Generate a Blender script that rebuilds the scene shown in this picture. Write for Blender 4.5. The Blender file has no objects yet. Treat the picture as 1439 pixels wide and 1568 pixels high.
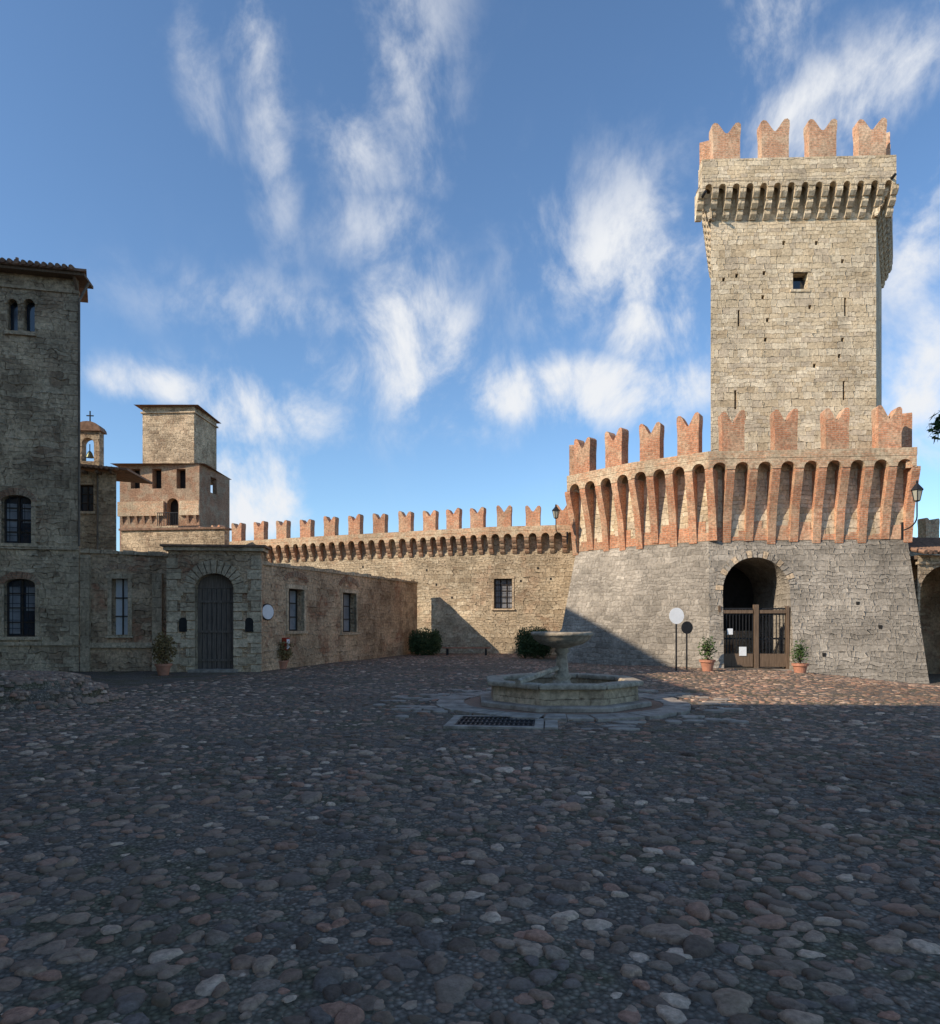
import bpy, bmesh, math, random
import numpy as np
from mathutils import Vector
from mathutils.geometry import tessellate_polygon
random.seed(7); rng=np.random.default_rng(7)
F=1050.0; CX=719.5; HZ=955.0; EYE=1.6
scene=bpy.context.scene
# ------------------------------------------------------------------ materials
class NT:
    def __init__(s,name):
        s.mat=bpy.data.materials.new(name); s.mat.use_nodes=True
        s.t=s.mat.node_tree; s.t.nodes.clear()
        s.out=s.t.nodes.new('ShaderNodeOutputMaterial'); s.b=s.t.nodes.new('ShaderNodeBsdfPrincipled')
        s.t.links.new(s.b.outputs[0],s.out.inputs[0]); s.b.inputs['Roughness'].default_value=.9
        s.b.inputs['Specular IOR Level'].default_value=.12
    def n(s,k,**kw):
        x=s.t.nodes.new(k)
        for a,b in kw.items(): setattr(x,a,b)
        return x
    def l(s,a,b): s.t.links.new(a,b)
    def math(s,op,a,b=None,c=None,clamp=False):
        m=s.n('ShaderNodeMath',operation=op,use_clamp=clamp)
        for i,v in enumerate((a,b,c)):
            if v is None: continue
            if isinstance(v,(int,float)): m.inputs[i].default_value=v
            else: s.l(v,m.inputs[i])
        return m.outputs[0]
    def mix(s,f,a,b,mode='MIX'):
        m=s.n('ShaderNodeMix',data_type='RGBA',blend_type=mode)
        if isinstance(f,(int,float)): m.inputs[0].default_value=f
        else: s.l(f,m.inputs[0])
        for i,v in ((6,a),(7,b)):
            if isinstance(v,tuple): m.inputs[i].default_value=(*v,1)
            else: s.l(v,m.inputs[i])
        return m.outputs[2]
    def ramp(s,f,stops,interp='LINEAR'):
        r=s.n('ShaderNodeValToRGB'); cr=r.color_ramp; cr.interpolation=interp
        while len(cr.elements)<len(stops): cr.elements.new(.5)
        for e,(p,c) in zip(cr.elements,stops):
            e.position=p; e.color=(*c,1) if isinstance(c,tuple) else (c,c,c,1)
        s.l(f,r.inputs[0]); return r.outputs[0]
    def noise(s,vec,scale,detail=4,rough=.55,dist=0):
        n=s.n('ShaderNodeTexNoise'); n.inputs['Scale'].default_value=scale; n.inputs['Detail'].default_value=detail
        n.inputs['Roughness'].default_value=rough; n.inputs['Distortion'].default_value=dist
        if vec is not None: s.l(vec,n.inputs['Vector'])
        return n
    def bump(s,h,strength,dist):
        b=s.n('ShaderNodeBump'); b.inputs['Strength'].default_value=strength; b.inputs['Distance'].default_value=dist
        s.l(h,b.inputs['Height']); s.l(b.outputs[0],s.b.inputs['Normal'])

def masonry(name,cols,mortar,cw=.36,rh=.22,wob=(.10,.06),plaster=None,pl_amt=.0,mj=.022,bump=.03,stain=(.7,1.12),brickpatch=0.0,mmix=.75,fine_amt=(.6,1.34),jn=.045):
    """irregular coursed stonework: rows of random height offset, stones of random length, wobbly joints"""
    s=NT(name); tc=s.n('ShaderNodeTexCoord'); uv=tc.outputs['UV']; ob=tc.outputs['Object']
    dn=s.noise(ob,2.6,1,.5); fine=s.noise(ob,10,3,.7); mid=s.noise(ob,1.1,3,.65); big=s.noise(ob,.28,2,.6)
    sub=s.n('ShaderNodeVectorMath',operation='SUBTRACT'); s.l(dn.outputs['Color'],sub.inputs[0]); sub.inputs[1].default_value=(.5,.5,.5)
    sc=s.n('ShaderNodeVectorMath',operation='MULTIPLY_ADD'); s.l(sub.outputs[0],sc.inputs[0]); sc.inputs[1].default_value=(wob[0]*3,wob[1]*3,0); s.l(uv,sc.inputs[2])
    sp=s.n('ShaderNodeSeparateXYZ'); s.l(sc.outputs[0],sp.inputs[0]); u,v=sp.outputs[0],sp.outputs[1]
    vr=s.math('DIVIDE',v,rh)
    vr=s.math('ADD',vr,s.math('MULTIPLY',s.math('SINE',s.math('MULTIPLY',v,2.1/rh*.31)),.55))
    row=s.math('FLOOR',vr); fv=s.math('FRACT',vr)
    w1=s.n('ShaderNodeTexWhiteNoise',noise_dimensions='1D'); s.l(row,w1.inputs['W']); rr=w1.outputs['Value']
    inv=s.math('DIVIDE',s.math('ADD',.65,s.math('MULTIPLY',rr,.75)),cw)
    ur=s.math('ADD',s.math('MULTIPLY',u,inv),s.math('MULTIPLY',rr,17.3))
    ur=s.math('ADD',ur,s.math('MULTIPLY',s.math('SINE',s.math('ADD',s.math('MULTIPLY',ur,1.9),s.math('MULTIPLY',rr,40.0))),.42))
    colm=s.math('FLOOR',ur); fu=s.math('FRACT',ur)
    cb=s.n('ShaderNodeCombineXYZ'); s.l(row,cb.inputs[0]); s.l(colm,cb.inputs[1])
    w2=s.n('ShaderNodeTexWhiteNoise',noise_dimensions='2D'); s.l(cb.outputs[0],w2.inputs['Vector'])
    sep=s.n('ShaderNodeSeparateColor'); s.l(w2.outputs['Color'],sep.inputs[0]); r1,r2,r3=sep.outputs
    du=s.math('DIVIDE',s.math('MINIMUM',fu,s.math('SUBTRACT',1.0,fu)),inv)
    dv=s.math('MULTIPLY',s.math('MINIMUM',fv,s.math('SUBTRACT',1.0,fv)),rh)
    d=s.n('ShaderNodeMath',operation='SMOOTH_MIN'); s.l(du,d.inputs[0]); s.l(dv,d.inputs[1]); d.inputs[2].default_value=.05
    dd=s.math('ADD',d.outputs[0],s.math('MULTIPLY',s.math('SUBTRACT',fine.outputs[0],.5),jn))
    mr=s.n('ShaderNodeMapRange'); s.l(dd,mr.inputs[0]); mr.inputs[1].default_value=-.004; mr.inputs[2].default_value=mj; mr.inputs[3].default_value=1; mr.inputs[4].default_value=0; m=mr.outputs[0]
    k=len(cols); col=s.ramp(r1,[(i/(k-1),c) for i,c in enumerate(cols)])
    if brickpatch:
        bp=s.ramp(s.noise(ob,.8,3,.6).outputs[0],[(.53,0.0),(.60,1.0)]); col=s.mix(s.math('MULTIPLY',bp,s.math('MULTIPLY',s.math('ADD',.4,r3),brickpatch),clamp=True),col,(.44,.215,.125))
    if plaster:
        pm=s.ramp(mid.outputs[0],[(.54-pl_amt*.15,0.0),(.60-pl_amt*.15,1.0)]); pf=s.math('MULTIPLY',pm,pl_amt,clamp=True)
        col=s.mix(pf,col,plaster); mm=s.math('MULTIPLY',m,s.math('SUBTRACT',1.0,s.math('MULTIPLY',pf,.7)))
    else: mm=m
    col=s.mix(s.math('MULTIPLY',mm,mmix),col,mortar)
    col=s.mix(1,col,s.ramp(big.outputs[0],[(.3,stain[0]),(.68,stain[1])]),'MULTIPLY')
    col=s.mix(1,col,s.ramp(fine.outputs[0],[(.3,fine_amt[0]),(.7,fine_amt[1])]),'MULTIPLY')
    col=s.mix(1,col,s.ramp(mid.outputs[0],[(.3,.76),(.7,1.2)]),'MULTIPLY')
    s.l(col,s.b.inputs['Base Color'])
    h=s.math('ADD',s.math('MULTIPLY',s.math('SUBTRACT',1.0,mm),.8),s.math('ADD',s.math('MULTIPLY',fine.outputs[0],.8),s.math('MULTIPLY',r2,.5)))
    s.bump(h,.9,bump); return s.mat

def brick(name,c1,c2,mort,pale=(.5,.42,.3),pamt=.5):
    s=NT(name); tc=s.n('ShaderNodeTexCoord'); ob=tc.outputs['Object']
    b=s.n('ShaderNodeTexBrick'); s.l(tc.outputs['UV'],b.inputs['Vector']); b.inputs['Scale'].default_value=1
    b.inputs['Brick Width'].default_value=.28; b.inputs['Row Height'].default_value=.075; b.inputs['Mortar Size'].default_value=.008
    b.inputs['Color1'].default_value=(*c1,1); b.inputs['Color2'].default_value=(*c2,1); b.inputs['Mortar'].default_value=(*mort,1)
    mid=s.noise(ob,1.5,3,.65); fine=s.noise(ob,11,3,.7)
    col=s.mix(s.math('MULTIPLY',s.ramp(mid.outputs[0],[(.46,0.0),(.6,1.0)]),pamt),b.outputs[0],pale)
    col=s.mix(1,col,s.ramp(fine.outputs[0],[(.28,.52),(.72,1.4)]),'MULTIPLY')
    col=s.mix(1,col,s.ramp(s.noise(ob,.5,2).outputs[0],[(.3,.75),(.7,1.15)]),'MULTIPLY')
    s.l(col,s.b.inputs['Base Color'])
    s.bump(s.math('SUBTRACT',fine.outputs[0],b.outputs['Fac']),.7,.015); return s.mat

def plain(name,c,rough=.8,var=.25,scale=6,metal=0,bump=.004,stretch=None):
    s=NT(name); tc=s.n('ShaderNodeTexCoord'); vec=tc.outputs['Object']
    if stretch:
        mp=s.n('ShaderNodeMapping'); mp.inputs['Scale'].default_value=stretch; s.l(vec,mp.inputs[0]); vec=mp.outputs[0]
    n=s.noise(vec,scale,4,.68); col=s.mix(1,c,s.ramp(n.outputs[0],[(.28,1-var),(.72,1+var)]),'MULTIPLY')
    s.l(col,s.b.inputs['Base Color']); s.b.inputs['Roughness'].default_value=rough; s.b.inputs['Metallic'].default_value=metal
    if bump: s.bump(n.outputs[0],.6,bump)
    return s.mat

M={}
M['keep']=masonry('pale_limestone_blocks',[(.52,.39,.245),(.69,.55,.37),(.61,.475,.31),(.78,.645,.46),(.54,.43,.305),(.71,.585,.41)],(.50,.375,.235),.36,.215,wob=(.07,.055),mj=.020,stain=(.84,1.1),bump=.03,mmix=.5,fine_amt=(.7,1.24))
M['base']=masonry('grey_fieldstone_rubble',[(.26,.225,.18),(.36,.31,.25),(.30,.26,.21),(.42,.365,.295),(.33,.285,.23)],(.37,.315,.25),.26,.165,wob=(.10,.07),mj=.028,stain=(.74,1.14),bump=.03,mmix=.55,fine_amt=(.7,1.25),jn=.03)
M['curt']=masonry('curtain_wall_stone',[(.38,.285,.185),(.54,.42,.28),(.45,.35,.235),(.60,.485,.335)],(.50,.385,.26),.3,.17,wob=(.11,.08),stain=(.68,1.14),brickpatch=.2,bump=.035,mmix=.6)
M['left']=masonry('weathered_brown_stone',[(.30,.215,.14),(.54,.405,.265),(.39,.285,.185),(.62,.48,.325)],(.51,.38,.25),.32,.18,wob=(.11,.08),plaster=(.63,.475,.31),pl_amt=.45,stain=(.66,1.18),bump=.04,mmix=.7,brickpatch=.2)
M['court']=masonry('courtyard_wall_stone',[(.33,.205,.125),(.54,.375,.235),(.39,.26,.16),(.61,.445,.295)],(.52,.365,.23),.34,.18,wob=(.13,.09),plaster=(.60,.42,.265),pl_amt=.6,stain=(.58,1.2),brickpatch=.75,bump=.04,mmix=.7)
M['ashlar']=masonry('dressed_sandstone',[(.49,.36,.235),(.61,.465,.31),(.54,.405,.27)],(.42,.31,.2),.7,.33,wob=(.03,.02),mj=.012,stain=(.66,1.12),bump=.03,mmix=.5)
M['brick']=brick('terracotta_brick',(.64,.285,.155),(.50,.22,.12),(.54,.40,.28),pale=(.62,.46,.30),pamt=.5)
M['brickkeep']=brick('pale_terracotta_brick',(.66,.34,.20),(.56,.29,.17),(.58,.45,.32),pale=(.66,.50,.34),pamt=.6)
M['brickpale']=brick('weathered_brick_and_stone',(.60,.33,.19),(.56,.40,.255),(.54,.42,.29),pale=(.62,.49,.33),pamt=.9)
M['brickdark']=brick('old_brick',(.44,.23,.14),(.35,.19,.115),(.38,.29,.2),pale=(.44,.34,.235),pamt=.7)
M['tile']=plain('clay_roof_tile',(.25,.15,.10),var=.5,scale=5,bump=.02)
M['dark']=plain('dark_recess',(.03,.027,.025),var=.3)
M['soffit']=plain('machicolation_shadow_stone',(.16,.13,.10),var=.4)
M['iron']=plain('wrought_iron',(.03,.03,.032),rough=.5,metal=.3)
M['wood']=plain('weathered_wood',(.16,.11,.075),var=.4,scale=4,stretch=(8,8,.6),bump=.01)
M['door']=plain('grey_painted_door',(.155,.12,.095),var=.5,scale=4,stretch=(9,9,.5),bump=.008)
M['frame']=plain('window_frame_wood',(.065,.05,.04),var=.3)
M['white']=plain('white_painted_metal',(.78,.79,.8),rough=.5,var=.06,bump=0)
M['pane']=plain('painted_sky_bright_pane',(.66,.66,.66),rough=.4,var=.15,scale=2,bump=0)  # pale colour stands in for bright sky showing in the window
M['panedim']=plain('dusty_window_shade',(.27,.27,.28),rough=.3,var=.35,scale=2,bump=0)
M['marble']=plain('worn_fountain_stone',(.38,.315,.235),var=.5,scale=9,bump=.02)
M['terra']=plain('terracotta_pot',(.48,.22,.14),var=.25)
M['red']=plain('red_painted_metal',(.4,.05,.03),var=.2,bump=0)
M['bench']=plain('reddish_bench_wood',(.38,.15,.09),var=.3)
M['bark']=plain('tree_bark',(.12,.09,.06),var=.4,scale=12,bump=.02)
M['slab']=plain('worn_paving_slab',(.34,.28,.225),var=.5,scale=4,bump=.02)
M['bronze']=plain('bronze_bell',(.1,.11,.07),rough=.4,metal=.7)
def glass(name,c):
    s=NT(name); s.b.inputs['Base Color'].default_value=(*c,1); s.b.inputs['Roughness'].default_value=.08; s.b.inputs['Specular IOR Level'].default_value=.8; return s.mat
M['glass']=glass('window_glass',(.02,.03,.045)); M['lampglass']=glass('lantern_glass',(.4,.38,.3))
def leafmat(name,a,b):
    s=NT(name); g=s.n('ShaderNodeNewGeometry'); s.l(s.ramp(g.outputs['Random Per Island'],[(0,a),(1,b)]),s.b.inputs['Base Color']); s.b.inputs['Roughness'].default_value=.6; return s.mat
M['leaf']=leafmat('green_leaf',(.03,.06,.015),(.09,.14,.04)); M['hedge']=leafmat('box_hedge_leaf',(.03,.05,.02),(.08,.11,.045)); M['dryleaf']=leafmat('dry_shrub_leaf',(.14,.085,.035),(.24,.17,.07))
# cobble
s=NT('river_cobbles'); g=s.n('ShaderNodeNewGeometry'); tc=s.n('ShaderNodeTexCoord'); ob=tc.outputs['Object']
c=s.ramp(g.outputs['Random Per Island'],[(0,(.115,.095,.08)),(.12,(.31,.25,.20)),(.26,(.18,.145,.12)),(.40,(.36,.29,.23)),(.52,(.25,.185,.145)),(.64,(.155,.145,.14)),(.75,(.36,.225,.17)),(.84,(.25,.215,.18)),(.94,(.58,.49,.40))],'CONSTANT')
n1=s.noise(ob,30,3,.7); n2=s.noise(ob,.6,3,.7); n3=s.noise(ob,2.5,2,.7)
c=s.mix(1,c,s.ramp(n1.outputs[0],[(.3,.55),(.7,1.35)]),'MULTIPLY')
c=s.mix(s.ramp(n2.outputs[0],[(.40,.0),(.64,.6)]),c,(.25,.195,.155))
c=s.mix(s.ramp(n3.outputs[0],[(.52,0.0),(.74,.5)]),c,(.15,.13,.08))
c=s.mix(1,c,s.ramp(s.noise(ob,.23,2,.6).outputs[0],[(.35,.72),(.65,1.18)]),'MULTIPLY')
c=s.mix(1,c,(1.22,1.0,.86),'MULTIPLY')
s.l(c,s.b.inputs['Base Color']); s.b.inputs['Roughness'].default_value=.8; s.b.inputs['Specular IOR Level'].default_value=.18; s.bump(n1.outputs[0],.7,.01); M['cobble']=s.mat
# ground
s=NT('earth_and_gravel'); tc=s.n('ShaderNodeTexCoord'); ob=tc.outputs['Object']
n=s.noise(ob,.9,4,.7); v=s.n('ShaderNodeTexVoronoi'); v.inputs['Scale'].default_value=34; s.l(ob,v.inputs['Vector'])
sepc=s.n('ShaderNodeSeparateColor'); s.l(v.outputs['Color'],sepc.inputs[0])
c=s.ramp(n.outputs[0],[(.3,(.15,.12,.092)),(.48,(.235,.185,.142)),(.6,(.165,.14,.085)),(.74,(.27,.215,.165))])
c=s.mix(1,c,s.ramp(v.outputs['Distance'],[(0,1.3),(.6,.6)]),'MULTIPLY'); c=s.mix(1,c,s.ramp(sepc.outputs[0],[(0,.65),(1,1.45)]),'MULTIPLY')
s.l(c,s.b.inputs['Base Color']); s.bump(s.math('SUBTRACT',n.outputs[0],v.outputs['Distance']),.8,.02); M['earth']=s.mat
MATS=list(M.keys())
# ------------------------------------------------------------------ mesh builder
class MB:
    def __init__(s): s.v=[]; s.f=[]; s.m=[]
    def add(s,vs,fs,mat):
        o=len(s.v); s.v+= [tuple(x) for x in vs]; s.f+=[tuple(i+o for i in f) for f in fs]; s.m+=[mat]*len(fs)
    def boxw(s,x0,x1,y0,y1,z0,z1,mat):
        s.add([(x,y,z) for z in (z0,z1) for x,y in ((x0,y0),(x1,y0),(x1,y1),(x0,y1))],[(3,2,1,0),(4,5,6,7),(0,1,5,4),(1,2,6,5),(2,3,7,6),(3,0,4,7)],mat)
    def tube(s,p,q,r0,r1=None,mat='iron',seg=8):
        r1=r0 if r1 is None else r1; p=Vector(p);q=Vector(q); d=(q-p).normalized(); a=d.orthogonal().normalized(); b=d.cross(a)
        vs=[]
        for c,r in ((p,r0),(q,r1)):
            for i in range(seg):
                t=2*math.pi*i/seg; vs.append(c+a*math.cos(t)*r+b*math.sin(t)*r)
        s.add(vs,[(i,(i+1)%seg,seg+(i+1)%seg,seg+i) for i in range(seg)]+[tuple(range(seg))[::-1],tuple(range(seg,2*seg))],mat)
    def lathe(s,c,prof,seg,mat,rot=0.0,jit=0):
        vs=[];n=len(prof)
        for r,z in prof:
            for i in range(seg):
                t=2*math.pi*(i)/seg+rot; rr=r*(1+random.uniform(-jit,jit)); vs.append((c[0]+rr*math.cos(t),c[1]+rr*math.sin(t),c[2]+z))
        fs=[(k*seg+i,k*seg+(i+1)%seg,(k+1)*seg+(i+1)%seg,(k+1)*seg+i) for k in range(n-1) for i in range(seg)]
        fs+=[tuple(range(seg))[::-1],tuple(range((n-1)*seg,n*seg))]
        s.add(vs,fs,mat)
    def finish(s,name,parent=None,smooth=False,bevel=0):
        me=bpy.data.meshes.new(name); me.from_pydata(s.v,[],s.f)
        used=sorted(set(s.m),key=MATS.index)
        for k in used: me.materials.append(M[k])
        idx={k:i for i,k in enumerate(used)}
        me.polygons.foreach_set('material_index',[idx[k] for k in s.m])
        bm=bmesh.new(); bm.from_mesh(me); bmesh.ops.recalc_face_normals(bm,faces=bm.faces)
        uv=bm.loops.layers.uv.new('UVMap')
        for f in bm.faces:
            nn=f.normal
            if abs(nn.z)<.75:
                t=Vector((-nn.y,nn.x,0)); t=t.normalized() if t.length>1e-6 else Vector((1,0,0))
                for l in f.loops: l[uv].uv=(l.vert.co.dot(t),l.vert.co.z)
            else:
                for l in f.loops: l[uv].uv=(l.vert.co.x,l.vert.co.y)
            f.smooth=smooth
        bm.to_mesh(me); bm.free()
        ob=bpy.data.objects.new(name,me); scene.collection.objects.link(ob)
        if parent: ob.parent=parent
        if bevel:
            b=ob.modifiers.new('b','BEVEL'); b.width=bevel; b.segments=2; b.limit_method='ANGLE'
        return ob
def root(name,loc=(0,0,0)):
    e=bpy.data.objects.new(name,None); scene.collection.objects.link(e); e.empty_display_size=.5; return e
class Fr:
    def __init__(s,A,B):
        s.A=Vector((A[0],A[1])); s.B=Vector((B[0],B[1])); s.L=(s.B-s.A).length; s.t=(s.B-s.A)/s.L
        n=Vector((s.t.y,-s.t.x)); mid=(s.A+s.B)/2
        if n.dot(-mid)<0: n=-n
        s.n=n
    def P(s,u,d,z): q=s.A+s.t*u+s.n*d; return (q.x,q.y,z)
    def box(s,mb,u0,u1,d0,d1,z0,z1,mat):
        mb.add([s.P(u,d,z) for z in (z0,z1) for u,d in ((u0,d0),(u1,d0),(u1,d1),(u0,d1))],[(3,2,1,0),(4,5,6,7),(0,1,5,4),(1,2,6,5),(2,3,7,6),(3,0,4,7)],mat)
    def prism(s,mb,poly,d0,d1,mat):
        n=len(poly); vs=[s.P(u,d1,z) for u,z in poly]+[s.P(u,d0,z) for u,z in poly]
        mb.add(vs,[tuple(range(n)),tuple(range(n,2*n))[::-1]]+[(i,n+i,n+(i+1)%n,(i+1)%n) for i in range(n)],mat)
    def rib(s,mb,prof,u0,u1,mat):
        n=len(prof); vs=[s.P(u0,d,z) for d,z in prof]+[s.P(u1,d,z) for d,z in prof]
        mb.add(vs,[tuple(range(n)),tuple(range(n,2*n))[::-1]]+[(i,n+i,n+(i+1)%n,(i+1)%n) for i in range(n)],mat)
    def u(s,px):
        k=(px-CX)/F; return (k*s.A.y-s.A.x)/(s.t.x-k*s.t.y)
    def z(s,px,py): return EYE+(HZ-py)/F*(s.A.y+s.t.y*s.u(px))
def arch(u0,u1,z0,zs,seg=10,rise=None):
    r=(u1-u0)/2; c=(u0+u1)/2; rise=r if rise is None else rise
    return [(u0,z0)]+[(c-r*math.cos(math.pi*i/seg),zs+rise*math.sin(math.pi*i/seg)) for i in range(seg+1)]+[(u1,z0)]
def rect(u0,u1,z0,z1): return [(u0,z0),(u0,z1),(u1,z1),(u1,z0)]
def panel(mb,outer,holes,Pf,depth,mat,rmat=None):
    polys=[[Vector((a,b,0)) for a,b in outer]]+[[Vector((a,b,0)) for a,b in h] for h in holes]
    flat=[(p.x,p.y) for q in polys for p in q]; tris=tessellate_polygon(polys)
    mb.add([Pf(a,0,b) for a,b in flat],[tuple(t) for t in tris],mat)
    for h in holes:
        n=len(h); mb.add([Pf(a,0,b) for a,b in h]+[Pf(a,-depth,b) for a,b in h],[(i,(i+1)%n,n+(i+1)%n,n+i) for i in range(n)],rmat or mat)
def window(mb,fr,u0,u1,z0,z1,d=-.22,bars=True,pane='glass',mull=1,cross=2):
    fr.box(mb,u0-.03,u1+.03,d-.06,d-.02,z0-.03,z1+.03,pane)
    w=.05
    for a,b,c,e in ((u0,u0+w,z0,z1),(u1-w,u1,z0,z1),(u0+w,u1-w,z0,z0+w),(u0+w,u1-w,z1-w,z1)): fr.box(mb,a,b,d-.018,d+.03,c,e,'frame')
    for i in range(mull):
        m=u0+(u1-u0)*(i+1)/(mull+1); fr.box(mb,m-.025,m+.025,d-.017,d+.025,z0+w,z1-w,'frame')
    for i in range(cross):
        m=z0+(z1-z0)*(i+1)/(cross+1); fr.box(mb,u0+w,u1-w,d-.016,d+.02,m-.018,m+.018,'frame')
    if bars:
        k=int((u1-u0)/.2)
        for i in range(1,k): m=u0+(u1-u0)*i/k; mb.tube(fr.P(m,-.06,z0-.02),fr.P(m,-.06,z1+.02),.009)
        k=int((z1-z0)/.25)
        for i in range(1,k): m=z0+(z1-z0)*i/k; mb.tube(fr.P(u0-.02,-.045,m),fr.P(u1+.02,-.045,m),.008)
def surround(mb,fr,u0,u1,z0,z1,w=.14,mat='ashlar',d=.03):
    fr.box(mb,u0-w,u0,-.1,d,z0,z1,mat); fr.box(mb,u1,u1+w,-.1,d,z0,z1,mat)
    fr.box(mb,u0-w*1.3,u1+w*1.3,-.1,d+.012,z1,z1+w*1.3,mat); fr.box(mb,u0-w*1.4,u1+w*1.4,-.1,d+.06,z0-w*.8,z0,mat)
def merlon(mb,fr,uc,w,h,z,d0,d1,mat):
    j=random.uniform(-.03,.03); h+=j; hw=w/2; jl=random.uniform(-.06,.03);jr=random.uniform(-.06,.03); uc+=random.uniform(-.03,.03)
    R_=[(1,0),(1.0,.55),(1.07,.82),(1.06,.95),(.9,1.0),(.68,.985),(.48,.90),(.28,.79),(.1,.71)]
    poly=[(uc+hw*a,z+h*b+jr*b) for a,b in R_]+[(uc,z+h*.69)]+[(uc-hw*a,z+h*b+jl*b) for a,b in R_[::-1]]
    fr.prism(mb,poly,d0,d1,mat)
def battlement(mb,fr,over,bay,pw,zc,za,zf,mh,msp,mw,thick=.42,prof='wedge',zo=0.0,m_off=.5,e0=0,e1=0,mats=('brick','brickpale','brick'),ribs0=True,ribs1=True):
    """d=0 is the outer parapet face; wall face is at d=-over. zc corbel foot, za arch crown, zf parapet top"""
    L=fr.L+e0+e1; n=max(1,round(L/bay)); b=L/n; us=-e0
    for i in range(n):
        a0=us+i*b; a1=a0+b; r=(b-pw)/2
        fr.prism(mb,[(a0,za-r),(a0+pw/2,za-r)]+[(a0+b/2-r*math.cos(math.pi*k/8),za-r+r*math.sin(math.pi*k/8)) for k in range(1,8)]+[(a1-pw/2,za-r),(a1,za-r),(a1,za+.12+zo),(a0,za+.12+zo)],-thick*.75,0,mats[1])
    zs=za-(b-pw)/2
    for i in range(n+1):
        if (i==0 and not ribs0) or (i==n and not ribs1): continue
        u=us+i*b; hw=pw/2*.96; O=-.025
        if prof=='wedge': pr=[(-over-.05,zc),(-over+.05,zc+.0),(-over+over*.35,zc+(zs-zc)*.45),(O,zs-.12),(O,zs-.003),(-over-.05,zs-.003)]
        else:
            h=(zs-zc)/3; o=over+O; pr=[(-over-.05,zc)]
            for k in range(3): pr+=[(-over+o*(k+.35)/3,zc+h*k),(-over+o*(k+1)/3-.01,zc+h*(k+.45)),(-over+o*(k+1)/3,zc+h*(k+1)-.003)]
            pr+=[(-over-.05,zs-.003)]
        jj=random.uniform(-.1,.1) if prof=='wedge' else 0
        pr=[(d,zz+(jj if zz<zc+.1 else 0)) for d,zz in pr]
        fr.rib(mb,pr,u-hw,u+hw,mats[0])
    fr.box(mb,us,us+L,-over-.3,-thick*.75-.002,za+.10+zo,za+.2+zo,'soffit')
    fr.box(mb,us,us+L,-thick,.012,za+.12+zo,zf+zo,mats[1])
    k=max(1,round(L/msp)); q=L/k
    for i in range(k): merlon(mb,fr,us+(i+m_off)*q,mw,mh,zf+zo-.001,-thick,0.006,mats[2])
def offset(pts,d):
    out=[];P=[Vector(p[:2]) for p in pts]
    for i,p in enumerate(P):
        ns=[]
        for a,b in ((i-1,i),(i,i+1)):
            if a<0 or b>=len(P): continue
            ns.append(Fr(P[a],P[b]).n)
        m=sum(ns,Vector((0,0))).normalized(); out.append(p+m*(d/max(.3,m.dot(ns[0]))))
    return out
def gz(x,y):
    sm=lambda a,b,v:(lambda t:t*t*(3-2*t))(np.clip((v-a)/(b-a),0,1))
    return -.5*sm(9.5,16.5,np.asarray(x,float))*sm(12,24,np.asarray(y,float))+.015*np.sin(np.asarray(x)*.9)*np.sin(np.asarray(y)*.7+1)
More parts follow.
